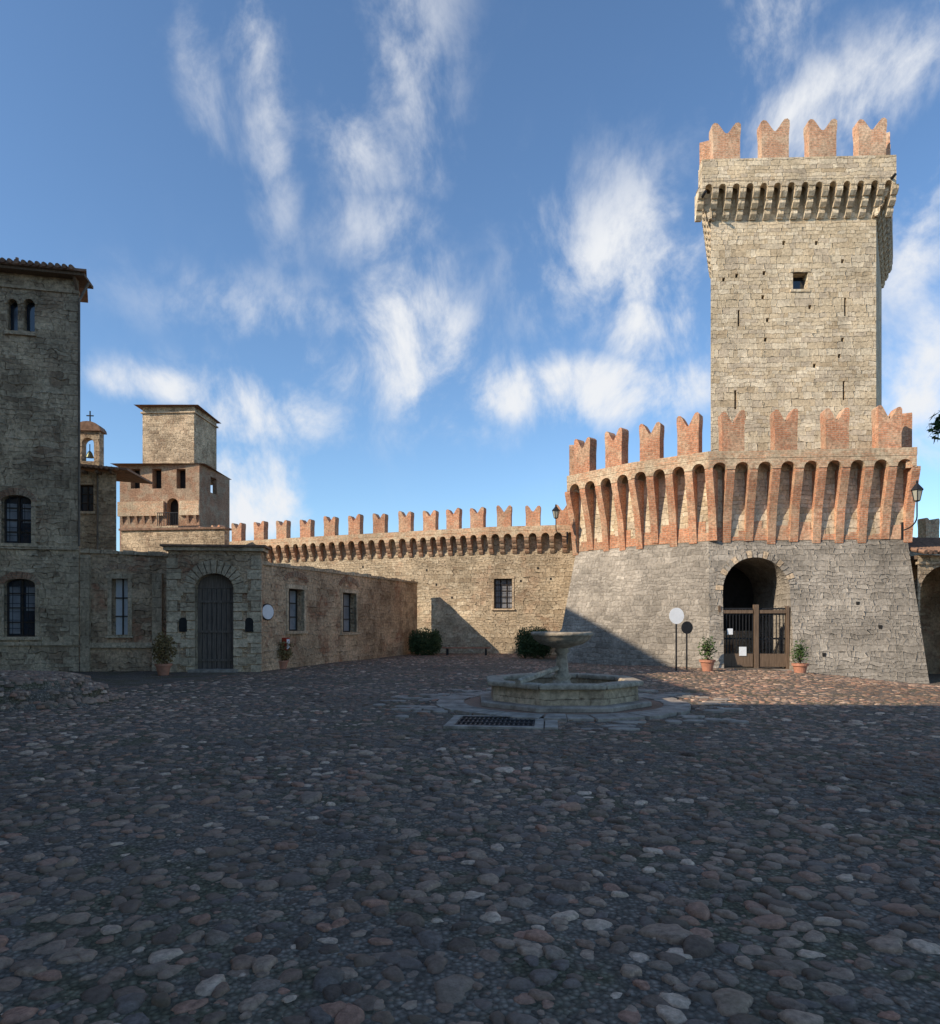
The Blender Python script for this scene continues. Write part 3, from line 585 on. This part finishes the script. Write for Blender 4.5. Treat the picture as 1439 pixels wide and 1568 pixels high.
for Pq in (g.P,lambda u,d,z:g.P(u,d-.45,z)):
    panel(mb,[(u0,z0),(u0,zt),(u1,zt),(u1,z0)],[arch(ga,gb,zb,g.z(135,670)-(gb-ga)*.5,8)],Pq,.45 if Pq==g.P else 0,'left')
for u in (u0,u1): mb.add([g.P(u,0,z0),g.P(u,-.45,z0),g.P(u,-.45,zt),g.P(u,0,zt)],[(0,1,2,3)],'left')
cu=(u0+u1)/2; w=(u1-u0)/2+.1
g.prism(mb,[(cu-w*math.cos(math.pi*k/10),zt+.003+.42*math.sin(math.pi*k/10)) for k in range(11)],-.55,.1,'tile')
mb.tube(g.P(cu,-.2,zt+.4),g.P(cu,-.2,zt+.95),.03); mb.tube(g.P(cu-.15,-.2,zt+.74),g.P(cu+.15,-.2,zt+.74),.028)
c=g.P((ga+gb)/2,-.2,zb+.2); mb.lathe(c,[(.17,0),(.14,.08),(.1,.2),(.05,.28),(.01,.3)],12,'bronze'); mb.tube((c[0],c[1],c[2]+.28),(c[0],c[1],c[2]+.6),.02)
mb.finish('bell_gable',R)
# ------------------------------------------------------------------ distant brick tower
R=root('distant_brick_tower'); mb=MB()
def zz(py,Y): return EYE+(HZ-py)/F*Y
f=Fr((-23.6,46.2),(-18.0,45.6)); H=zz(710,45.6); hl=[]
for p in (207,240,277): hl.append(rect(f.u(p-7),f.u(p+7),f.z(p,748),f.z(p,718)))
hl.append(arch(f.u(255),f.u(273),f.z(264,804),f.z(264,772),6))
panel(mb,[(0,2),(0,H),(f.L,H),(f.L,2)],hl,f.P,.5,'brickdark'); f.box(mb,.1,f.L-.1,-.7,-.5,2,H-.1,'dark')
zA,zB=f.z(250,790),f.z(250,768)
f.box(mb,-.05,f.u(252),.0,.18,zA,zB,'brickpale'); f.box(mb,f.u(276),f.L+.05,.0,.18,zA,zB,'brickpale')
for i in range(11):
    u=.1+i*.52
    if f.u(248)<u<f.u(277): continue
    f.rib(mb,[(0,zA-.55),(.17,zA-.003),(0,zA-.003)],u,u+.16,'brickdark')
ba,bb=f.u(250),f.u(282); zbal=f.z(264,808); f.box(mb,ba,bb,0,.8,zbal-.15,zbal,'ashlar')
for i in range(12): u=ba+.04+(bb-ba-.08)*i/11; mb.tube(f.P(u,.76,zbal),f.P(u,.76,zbal+.85),.022)
f.box(mb,ba,bb,.74,.79,zbal+.85,zbal+.9,'iron')
s2=Fr((-18.0,45.6),(-17.6,50.2)); s2.n=Vector((1,-.1)).normalized()
panel(mb,[(0,2),(0,H),(s2.L,H),(s2.L,2)],[rect(s2.L*.35,s2.L*.55,H-1.6,H-.5)],s2.P,.3,'brickdark')
mb.add([(-23.6,46.2,2),(-23.2,50.8,2),(-23.2,50.8,H),(-23.6,46.2,H)],[(0,1,2,3)],'brickdark')
def hiproof(x0,x1,y0,y1,z,h,o):
    cx,cy=(x0+x1)/2,(y0+y1)/2
    mb.add([(x0-o,y0-o,z),(x1+o,y0-o,z),(x1+o,y1+o,z),(x0-o,y1+o,z),(cx-(x1-x0)*.2,cy,z+h),(cx+(x1-x0)*.2,cy,z+h)],[(0,1,5,4),(2,3,4,5),(1,2,5),(3,0,4),(3,2,1,0)],'tile')
hiproof(-23.6,-17.9,45.8,50.4,H,.45,.3)
f=Fr((-22.35,46.8),(-18.75,46.6)); H2=zz(622,46.6)
f.box(mb,0,f.L,-3.6,0,H-.5,H2,'left'); f.box(mb,-.1,f.L+.1,-3.7,.1,H2-.45,H2-.35,'ashlar')
hiproof(-22.35,-18.7,46.6,50.3,H2,.55,.35)
f=Fr((-21,41.3),(-14.5,40.5)); f.box(mb,0,f.L,-.6,0,0,f.z(230,812),'left'); f.box(mb,-.1,f.L+.1,-.7,.12,f.z(230,812),f.z(230,809),'tile')
mb.finish('tower_walls_and_roofs',R)
# ------------------------------------------------------------------ right portico
R=root('tiled_portico'); mb=MB(); f=Fr((16.45,25.2),(24,26.2)); H=f.z(1425,850)
a0,a1=f.u(1409),f.u(1409)+2.6
panel(mb,[(0,-.7),(0,H),(f.L,H),(f.L,-.7)],[arch(a0,a1,-.55,f.z(1425,905),10,1.0)],f.P,.4,'left')
f.box(mb,0,f.L,-3.4,-3.2,-.6,H,'court'); f.box(mb,0,f.L,-3.2,-.02,H-.15,H-.01,'wood')
f.box(mb,0,f.L,-.1,.06,H-.35,H-.25,'ashlar')
vs=[f.P(-.1,.45,H),f.P(f.L,.45,H),f.P(f.L,-3.5,H+1.0),f.P(-.1,-3.5,H+1.0)]
mb.add(vs,[(0,1,2,3)],'tile')
for i in range(38): u=-.1+i*.2; mb.tube(f.P(u,.5,H+.05),f.P(u,-3.4,H+1.05),.08,mat='tile')
mb.finish('portico_walls_and_roof',R)
R=root('battlemented_side_wall'); mb=MB(); f=Fr((18.2,31.2),(28,34)); Ht=EYE+(HZ-822)/F*31
f.box(mb,0,f.L,-.5,0,0,Ht,'curt')
for i in range(6): merlon(mb,f,.5+i*1.6,.8,1.05,Ht,-.45,-.02,'brickpale')
mb.finish('side_wall',R)
# ------------------------------------------------------------------ unseen buildings left of and behind the viewer, added and sized to cast shadows
def house(name,blocks,mat='left'):
    R=root(name); mb=MB(); mw=MB()
    for (x0,x1,y0,y1,h,rh) in blocks:
        mb.boxw(x0,x1,y0,y1,-.3,h,mat); ov=.3
        mb.add([(x0-ov,y0-.01,h+.003),(x1+ov,y0-.01,h+.003),(x1+ov,y1+.01,h+.003),(x0-ov,y1+.01,h+.003),((x0+x1)/2,y0+2,h+rh),((x0+x1)/2,y1-2,h+rh)],[(0,1,4),(1,2,5,4),(2,3,5),(3,0,4,5),(3,2,1,0)],'tile')
        f=Fr((x1,y0),(x1,y1)); f.n=Vector((1,0))
        for k in range(int(f.L/3.2)):
            for z in (1.2,4.8,8.4,12):
                if z+1.7>h: continue
                u=1.3+k*3.2; f.box(mw,u,u+1,.005,.03,z,z+1.6,'glass'); surround(mw,f,u,u+1,z,z+1.6,.12); f.box(mw,u+.47,u+.53,.031,.06,z,z+1.6,'frame')
    mb.finish('house_walls_and_roof',R); mw.finish('house_windows',R)
house('unseen_shadow_wing',[(-34,-17.4,2.6,9.0,15.5,.6),(-34,-17.4,9.02,20.4,16.9,.6)])  # out-of-view blocks, heights stepped to shape shadows on tower, square and bastion
house('unseen_shadow_house',[(-34,-9.5,-26,1.0,15.5,.6)],'court')  # out-of-view block added to shade the foreground paving
# ------------------------------------------------------------------ fountain
R=root('stone_fountain'); mb=MB(); c=(FC[0],FC[1],0); rot=math.pi/8
mb.lathe(c,[(2.42,-.05),(2.42,.03),(2.38,.04),(.1,.04)],40,'cobble',rot,.006)
mb.finish('fountain_round_apron',R)
mb=MB()
for ring,(ra,rb,n) in enumerate(((1.95,2.48,34),)):
    for i in range(n):
        t0=2*math.pi*i/n+random.uniform(-.02,.02)+.008; t1=2*math.pi*(i+1)/n-.008; r1=rb+random.uniform(-.06,.08); z1=.062+random.uniform(-.006,.008)
        p=[(ra,t0),(r1,t0),(r1,t1),(ra,t1)]; vs=[(c[0]+r*math.cos(t),c[1]+r*math.sin(t),z) for z in (-.02,z1) for r,t in p]
        mb.add(vs,[(3,2,1,0),(4,5,6,7),(0,1,5,4),(1,2,6,5),(2,3,7,6),(3,0,4,7)],'slab')
mb.finish('apron_ring_slabs',R,bevel=.01)
mb=MB(); mb.lathe(c,[(1.74,.041),(1.74,.12),(1.71,.14),(.1,.14)],8,'slab',rot)
mb.finish('fountain_step',R,bevel=.012)
mb=MB(); mb.lathe(c,[(1.50,.141),(1.48,.42),(1.30,.42),(1.30,.141)],8,'ashlar',rot); mb.finish('basin_wall',R)
mb=MB()
for i in range(8):
    t0=rot+i*math.pi/4+.006; t1=rot+(i+1)*math.pi/4-.006
    p=[(1.60,t0),(1.60,t1),(1.24,t1),(1.24,t0)]; vs=[(c[0]+r*math.cos(t),c[1]+r*math.sin(t),z) for z in (.423,.52) for r,t in p]
    mb.add(vs,[(3,2,1,0),(4,5,6,7),(0,1,5,4),(1,2,6,5),(2,3,7,6),(3,0,4,7)],'marble')
mb.finish('basin_rim',R,bevel=.03)
mb=MB(); mb.lathe(c,[(.36,.141),(.36,.34),(.30,.38),(.19,.42),(.16,.5),(.20,.56),(.14,.62),(.115,.85),(.10,1.0),(.15,1.05),(.12,1.10),(.20,1.14),(.42,1.2),(.56,1.3),(.585,1.36),(.615,1.37),(.615,1.43),(.57,1.44),(.52,1.36),(.3,1.30),(.07,1.30),(.06,1.42),(.03,1.47),(.01,1.48)],32,'marble')
ob=mb.finish('pedestal_and_bowl',R,smooth=True)
mb=MB(); mb.lathe((c[0],c[1],0),[(1.295,.142),(1.295,.30),(.36,.302)],8,'glass',rot); mb.finish('basin_water',R)
mb=MB(); mb.tube((c[0]-.95,c[1]-1.15,.53),(c[0]-.1,c[1]-.1,.72),.07,.05,'marble',6); mb.finish('spout_slab',R)
# drain
R=root('drain_grate'); mb=MB()
def wob(x,y,a=-.12): return (DX+(x)*math.cos(a)-(y)*math.sin(a),DY+x*math.sin(a)+y*math.cos(a))
def dbox(x0,x1,y0,y1,z0,z1,m): 
    q=[wob(*p) for p in ((x0,y0),(x1,y0),(x1,y1),(x0,y1))]; mb.add([(a,b,z) for z in (z0,z1) for a,b in q],[(3,2,1,0),(4,5,6,7),(0,1,5,4),(1,2,6,5),(2,3,7,6),(3,0,4,7)],m)
dbox(-.62,.62,-.5,.5,-.05,.014,'dark')
for i in range(17): x=-.6+i*.075; dbox(x-.014,x+.014,-.5,.5,.016,.035,'iron')
for y in (-.48,-.16,.16,.48): dbox(-.6,.6,y-.02,y+.02,.037,.045,'iron')
for a in ((-.76,-.62,-.62,.62),(.62,.76,-.62,.62),(-.62,.62,-.62,-.5),(-.62,.62,.5,.62)): dbox(*a,-.05,.04,'slab')
dbox(.78,.98,-.6,.9,-.05,.043,'slab')
mb.finish('grate_and_border',R,bevel=.008)
mb=MB()
cnt=0
while cnt<90:
    a=random.uniform(0,2*math.pi); r=random.uniform(2.5,3.5); x=c[0]+r*math.cos(a)*1.05; y=c[1]+r*math.sin(a)
    cnt+=1
    if abs(x-DX)<1.3 and abs(y-DY)<.95: continue
    w,h=random.uniform(.12,.28),random.uniform(.08,.16); n=9
    ring=[(x+w*math.cos(2*math.pi*i/n+a)*random.uniform(.85,1.1),y+h*math.sin(2*math.pi*i/n+a)*random.uniform(.85,1.1)) for i in range(n)]
    zt_=.022+.0003*cnt; mb.add([(p,q_,-.02) for p,q_ in ring]+[(p,q_,zt_) for p,q_ in ring],[tuple(range(n,2*n))]+[(i,(i+1)%n,n+(i+1)%n,n+i) for i in range(n)],'slab')
mb.finish('paving_slabs',None,bevel=.01)
# ------------------------------------------------------------------ low cobbled mound at left
R=root('cobbled_stone_mound'); mb=MB(); mc=(-10.5,14.0,0); ZS=.78
prof=[(3.35,-.05),(3.2,.1),(2.95,.16),(2.9,.36),(2.65,.42),(2.55,.6),(2.2,.68),(.1,.74)]
vs=[];sg=40
for r,z in prof:
    for i in range(sg):
        t=2*math.pi*i/sg; rr=r+random.uniform(-.05,.05); vs.append((mc[0]+rr*math.cos(t),mc[1]+rr*.62*math.sin(t),ZS*z+random.uniform(-.02,.02)))
mb.add(vs,[(k*sg+i,k*sg+(i+1)%sg,(k+1)*sg+(i+1)%sg,(k+1)*sg+i) for k in range(len(prof)-1) for i in range(sg)],'earth')
mb.finish('mound_masonry',R)
mb=MB()
for k in range(2600):
    t=random.uniform(0,2*math.pi); q_=random.random(); r=3.25*math.sqrt(q_); zt_=ZS*np.interp(r,[0,2.2,2.55,2.65,2.9,2.95,3.2,3.35],[.74,.68,.6,.42,.36,.16,.1,0])
    x,y=mc[0]+r*math.cos(t),mc[1]+.62*r*math.sin(t); w=random.uniform(.05,.1); n=8; a=random.uniform(0,3)
    mb.add([(x+w*math.cos(2*math.pi*i/n+a),y+w*.8*math.sin(2*math.pi*i/n+a),zt_-.03) for i in range(n)]+[(x+.75*w*math.cos(2*math.pi*i/n+a),y+.6*w*math.sin(2*math.pi*i/n+a),zt_+.02) for i in range(n)]+[(x,y,zt_+.03)],[(i,(i+1)%n,n+(i+1)%n,n+i) for i in range(n)]+[(n+i,n+(i+1)%n,2*n) for i in range(n)],'cobble')
mb.finish('mound_cobbles',R,smooth=True)
# ------------------------------------------------------------------ small things
def leaves(mb,c,rad,n,sz,mat,hollow=.5):
    for _ in range(n):
        v=Vector((random.gauss(0,1),random.gauss(0,1),random.gauss(0,1))).normalized()*random.uniform(hollow,1.05)
        p=Vector((c[0]+v.x*rad[0],c[1]+v.y*rad[1],c[2]+v.z*rad[2])); d=Vector((random.gauss(0,1),random.gauss(0,1),random.gauss(0,1))).normalized()
        e=d.orthogonal().normalized(); s_=sz*random.uniform(.6,1.3)
        mb.add([p-d*s_,p+e*s_*.42,p+d*s_,p-e*s_*.42],[(0,1,2,3)],mat)
def pot(px,Y,zg,h,w,fol,mat,n=260):
    X_=(px-CX)/F*Y; R=root('potted_plant'); mb=MB()
    mb.lathe((X_,Y,zg),[(w*.62,0),(w*.9,h*.8),(w*1.05,h*.8),(w*1.08,h),(w*.92,h),(w*.88,h*.88)],20,'terra'); mb.finish('terracotta_pot',R,smooth=False)
    mb=MB(); mb.tube((X_,Y,zg+h*.8),(X_+.02,Y,zg+h+fol[2]),.025,.012,'bark')
    for k in range(7): a=random.uniform(0,6.3); mb.tube((X_,Y,zg+h*.9),(X_+math.cos(a)*fol[0]*.7,Y+math.sin(a)*fol[0]*.7,zg+h+fol[2]*random.uniform(.8,1.5)),.01,.004,'bark',5)
    leaves(mb,(X_,Y,zg+h+fol[2]*.85),fol,n,.06,mat,.15); mb.finish('shrub',R)
pot(250,21.3,0,.36,.24,(.36,.36,.52),'dryleaf',900)
pot(432,24.3,0,.3,.22,(.38,.38,.42),'dryleaf',900)
pot(1083,23.2,-.02,.4,.25,(.30,.30,.45),'leaf',330)
pot(1225,23.0,-.15,.42,.25,(.30,.30,.45),'leaf',330)
def hedge(px,Y,w,h):
    X_=(px-CX)/F*Y; R=root('hedge_bush'); mb=MB(); leaves(mb,(X_,Y,h*.5),(w,.6,h*.52),2600,.055,'hedge',.6)
    for k in range(8): mb.tube((X_+random.uniform(-w*.6,w*.6),Y,0),(X_+random.uniform(-w*.7,w*.7),Y,h*.8),.02,.01,'bark',5)
    leaves(mb,(X_,Y,h*.45),(w*.8,.45,h*.42),1500,.09,'hedge',.1)
    for sx in (-1,1): leaves(mb,(X_+sx*w*.62,Y,h*.62),(w*.36,.4,h*.36),600,.055,'hedge',.3); leaves(mb,(X_+sx*w*.62,Y,h*.28),(w*.36,.4,h*.28),500,.055,'hedge',.3)
    mb.finish('hedge_foliage',R)
hedge(651,34.6,.85,1.35); hedge(817,31.6,.86,1.45)
R=root('park_bench'); mb=MB(); f=Fr((-1.35,34.9),(1.05,34.6))
for d in (.0,.14,.28): f.box(mb,0,f.L,d,d+.11,.36,.40,'bench')
for u in (.2,f.L-.26): f.box(mb,u,u+.06,-.03,.0,0,.36,'iron'); f.box(mb,u,u+.06,.34,.39,0,.36,'iron'); f.box(mb,u,u+.06,.0,.34,.31,.358,'iron')
mb.finish('slats_and_legs',R)
def sign(px,Y,zt,r,zg,mat):
    X_=(px-CX)/F*Y; R=root('round_sign'); mb=MB(); mb.tube((X_,Y+.05,zg),(X_,Y+.05,zt),.03,mat='iron'); mb.finish('post',R)
    mb=MB(); seg=28
    vs=[(X_+r*math.cos(2*math.pi*i/seg),Y+y,zt+r*1.1*math.sin(2*math.pi*i/seg)) for y in (-.0,.025) for i in range(seg)]
    mb.add(vs,[tuple(range(seg)),tuple(range(seg,2*seg))[::-1]]+[(i,(i+1)%seg,seg+(i+1)%seg,seg+i) for i in range(seg)],mat); mb.finish('disc',R)
sign(1036,23.2,1.6+12/F*23.2,.25,-.02,'white'); sign(1052,23.9,1.6-6/F*23.9,.2,-.02,'iron')
def plaque(f,px,py,w,h,mat='white'):
    u=f.u(px); z=f.z(px,py); R=root('oval_wall_plaque'); mb=MB()
    for k,(s_,d0_,d1_,m) in enumerate(((1.15,0.0,.03,'iron'),(1.0,.031,.05,mat))):
        f.prism(mb,[(u+w*s_*math.cos(2*math.pi*i/24),z+h*s_*math.sin(2*math.pi*i/24)) for i in range(24)],d0_,d1_,m)
    mb.finish('plaque',R)
plaque(RW,408.5,937,.34,.25)
R=root('fire_extinguisher_cabinet'); mb=MB(); u=RW.u(434);z=RW.z(434,985); RW.box(mb,u-.12,u+.12,0,.18,z-.25,z+.2,'red'); RW.box(mb,u-.09,u+.09,.181,.19,z-.2,z+.15,'white'); mb.finish('cabinet',R)
def lantern(x,y,z,dirx,sc=1.0,by=0):
    R=root('wall_lantern'); mb=MB(); c=(x,y,z)
    mb.lathe(c,[(.06*sc,0),(.10*sc,.03*sc)],6,'iron'); mb.lathe(c,[(.085*sc,.031*sc),(.15*sc,.34*sc)],6,'lampglass'); mb.lathe(c,[(.19*sc,.345*sc),(.17*sc,.38*sc),(.07*sc,.5*sc),(.03*sc,.56*sc),(.04*sc,.6*sc),(.005,.66*sc)],6,'iron')
    for i in range(6):
        t=2*math.pi*i/6; mb.tube((x+.088*sc*math.cos(t),y+.088*sc*math.sin(t),z+.03*sc),(x+.155*sc*math.cos(t),y+.155*sc*math.sin(t),z+.345*sc),.012*sc,mat='iron',seg=5)
    mb.tube((x,y,z-.45*sc),(x,y,z+.02),.02*sc); 
    P=[Vector((x+dirx*.55*sc*(1-math.cos(t)),y+by*(1-math.cos(t)),z-.45*sc-.35*sc*math.sin(t))) for t in np.linspace(0,math.pi/2,7)]
    for a,b in zip(P,P[1:]): mb.tube(a,b,.02*sc)
    q=P[-1]; mb.boxw(q.x-.03,q.x+.03,q.y-.02,q.y+.04,q.z-.3*sc,q.z+.25*sc,'iron'); mb.finish('lantern_and_bracket',R)
Yl=29.0; lantern((852-CX)/F*Yl,Yl+.2,EYE+(HZ-793)/F*Yl,1,.95,.3)
Yl=23.9; lantern((1404-CX)/F*Yl,Yl,EYE+(HZ-768)/F*Yl,-1*.2,1.15,.6)
# ------------------------------------------------------------------ tree off to the right
R=root('broadleaf_tree'); mb=MB(); b=Vector((8.3,7.2,0))
def limb(p,q,r0,r1,n=5,w=.12):
    pr=p
    for i in range(1,n+1):
        t=i/n; c=p.lerp(q,t)+Vector((random.uniform(-w,w),random.uniform(-w,w),random.uniform(-w,w)*.5))*(0 if i==n else 1)
        mb.tube(pr,c,r0+(r1-r0)*(i-1)/n,r0+(r1-r0)*t,'bark',7); pr=c
limb(b,b+Vector((.1,.1,2.8)),.16,.11)
tips=[]
for k in range(16):
    a=k*2.4; q=b+Vector((math.cos(a)*random.uniform(.8,1.7),math.sin(a)*random.uniform(.8,1.7),random.uniform(3.2,5.6))); limb(b+Vector((.1,.1,2.3+.04*k)),q,.06,.015); tips.append(q)
tip=Vector(((1436-CX)/F*8,8.0,EYE+(HZ-652)/F*8)); limb(b+Vector((.1,.1,2.8)),tip+Vector((.06,0,.02)),.05,.008); 
for q in tips:
    for j in range(5):
        cc=q+Vector((random.gauss(0,.3),random.gauss(0,.3),random.gauss(0,.28)))
        if (cc.x-.35)/cc.y<.73: continue
        leaves(mb,cc,(.26,.26,.2),55,.065,'leaf',.1)
leaves(mb,tip+Vector((.0,0,0)),(.11,.12,.17),85,.06,'leaf',.1)
leaves(mb,tip+Vector((.3,-.05,.0)),(.18,.15,.15),50,.055,'leaf',.1)
mb.finish('trunk_limbs_and_leaves',R)
# ------------------------------------------------------------------ light
az=math.radians(61); el=math.radians(31)
Ldir=Vector((math.sin(az)*math.cos(el),math.cos(az)*math.cos(el),-math.sin(el)))
sd=bpy.data.lights.new('sun','SUN'); sd.energy=5.0; sd.angle=math.radians(.5); sd.color=(1,.88,.72)
so=bpy.data.objects.new('sun',sd); scene.collection.objects.link(so); so.rotation_euler=Ldir.to_track_quat('-Z','Y').to_euler()
w=bpy.data.worlds.new('World'); scene.world=w; w.use_nodes=True; t=w.node_tree; t.nodes.clear()
N=lambda k,**kw:(lambda x:([setattr(x,a,b) for a,b in kw.items()],x)[1])(t.nodes.new(k))
out=N('ShaderNodeOutputWorld'); bg=N('ShaderNodeBackground'); bg.inputs[1].default_value=.14; t.links.new(bg.outputs[0],out.inputs[0])
sky=N('ShaderNodeTexSky',sky_type='NISHITA',sun_disc=False); sky.sun_elevation=el
S=-Ldir; sky.sun_rotation=math.atan2(S.x,S.y)
sky.air_density=1.0; sky.dust_density=.6; sky.ozone_density=1.8; sky.altitude=300
tc=N('ShaderNodeTexCoord'); D=tc.outputs['Generated']
def wm(op,a,b=None,c=None,clamp=False):
    m=N('ShaderNodeMath',operation=op,use_clamp=clamp)
    for i,v in enumerate((a,b,c)):
        if v is None: continue
        if isinstance(v,(int,float)): m.inputs[i].default_value=v
        else: t.links.new(v,m.inputs[i])
    return m.outputs[0]
blobs=[(400,110,45,200,.60),(300,90,35,130,.42),(630,110,75,150,.58),(560,235,80,60,.6),(640,530,90,105,1.08),(430,480,170,45,.52),(520,570,120,50,.62),(980,400,170,110,.88),(900,600,220,50,1.12),(1010,490,90,80,1.0),(790,590,90,28,.75),(230,590,85,30,1.1),(390,630,140,60,.9),(380,760,85,75,1.15),(1170,40,70,100,.75),(1310,160,180,70,.95),(1430,320,60,200,.85),(1420,560,80,170,.85),(580,350,90,55,.55),(690,650,120,40,.5)]
tot=None
for px,py,rx,ry,wt in blobs:
    v=Vector(((px-CX)/F,1,(HZ-py)/F)); l=v.length; v.normalize()
    sb=N('ShaderNodeVectorMath',operation='SUBTRACT'); t.links.new(D,sb.inputs[0]); sb.inputs[1].default_value=v
    ml=N('ShaderNodeVectorMath',operation='MULTIPLY'); t.links.new(sb.outputs[0],ml.inputs[0]); k=F*l; ml.inputs[1].default_value=(k/(rx*1.5),k/(max(rx,ry)*2.4),k/(ry*1.5))
    ln=N('ShaderNodeVectorMath',operation='LENGTH'); t.links.new(ml.outputs[0],ln.inputs[0])
    mr=N('ShaderNodeMapRange',interpolation_type='SMOOTHSTEP'); t.links.new(ln.outputs['Value'],mr.inputs[0]); mr.inputs[1].default_value=1.25; mr.inputs[2].default_value=0; mr.inputs[3].default_value=0; mr.inputs[4].default_value=wt
    tot=mr.outputs[0] if tot is None else wm('MAXIMUM',tot,mr.outputs[0])
mp=N('ShaderNodeMapping'); mp.inputs['Rotation'].default_value=(0,math.radians(25),0); mp.inputs['Scale'].default_value=(1.35,1.0,1.0); t.links.new(D,mp.inputs[0])
def wn(scale,detail,rough,dist):
    n=N('ShaderNodeTexNoise'); n.inputs['Scale'].default_value=scale; n.inputs['Detail'].default_value=detail; n.inputs['Roughness'].default_value=rough; n.inputs['Distortion'].default_value=dist; t.links.new(mp.outputs[0],n.inputs['Vector']); return n.outputs[0]
n1=wn(7.5,7,.62,.3)
dens=wm('ADD',wm('MULTIPLY',tot,.78),wm('MULTIPLY',wm('SUBTRACT',n1,.5),3.3))
mr=N('ShaderNodeMapRange',interpolation_type='SMOOTHSTEP'); t.links.new(dens,mr.inputs[0]); mr.inputs[1].default_value=.03; mr.inputs[2].default_value=1.15; mr.inputs[3].default_value=0; mr.inputs[4].default_value=.96
fac=wm('MULTIPLY',mr.outputs[0],wm('ADD',wm('MULTIPLY',tot,1.3,clamp=True),.03),clamp=True)
tint=N('ShaderNodeMix',data_type='RGBA',blend_type='MULTIPLY'); tint.inputs[0].default_value=1; t.links.new(sky.outputs[0],tint.inputs[6]); tint.inputs[7].default_value=(1.02,1.22,1.36,1)
mx=N('ShaderNodeMix',data_type='RGBA'); t.links.new(fac,mx.inputs[0]); t.links.new(tint.outputs[2],mx.inputs[6]); mx.inputs[7].default_value=(6.2,6.35,6.6,1)
t.links.new(mx.outputs[2],bg.inputs[0])
# ------------------------------------------------------------------ camera
cd=bpy.data.cameras.new('camera'); co=bpy.data.objects.new('camera',cd); scene.collection.objects.link(co); co.location=(0,0,EYE); co.rotation_euler=(math.radians(90),0,0)
cd.sensor_fit='AUTO'; cd.sensor_width=36; cd.lens=36*F/1568; cd.shift_y=(HZ-784)/1568; cd.clip_end=3000; cd.clip_start=.05
scene.camera=co
scene.view_settings.view_transform='Standard'; scene.view_settings.look='None'; scene.view_settings.exposure=0
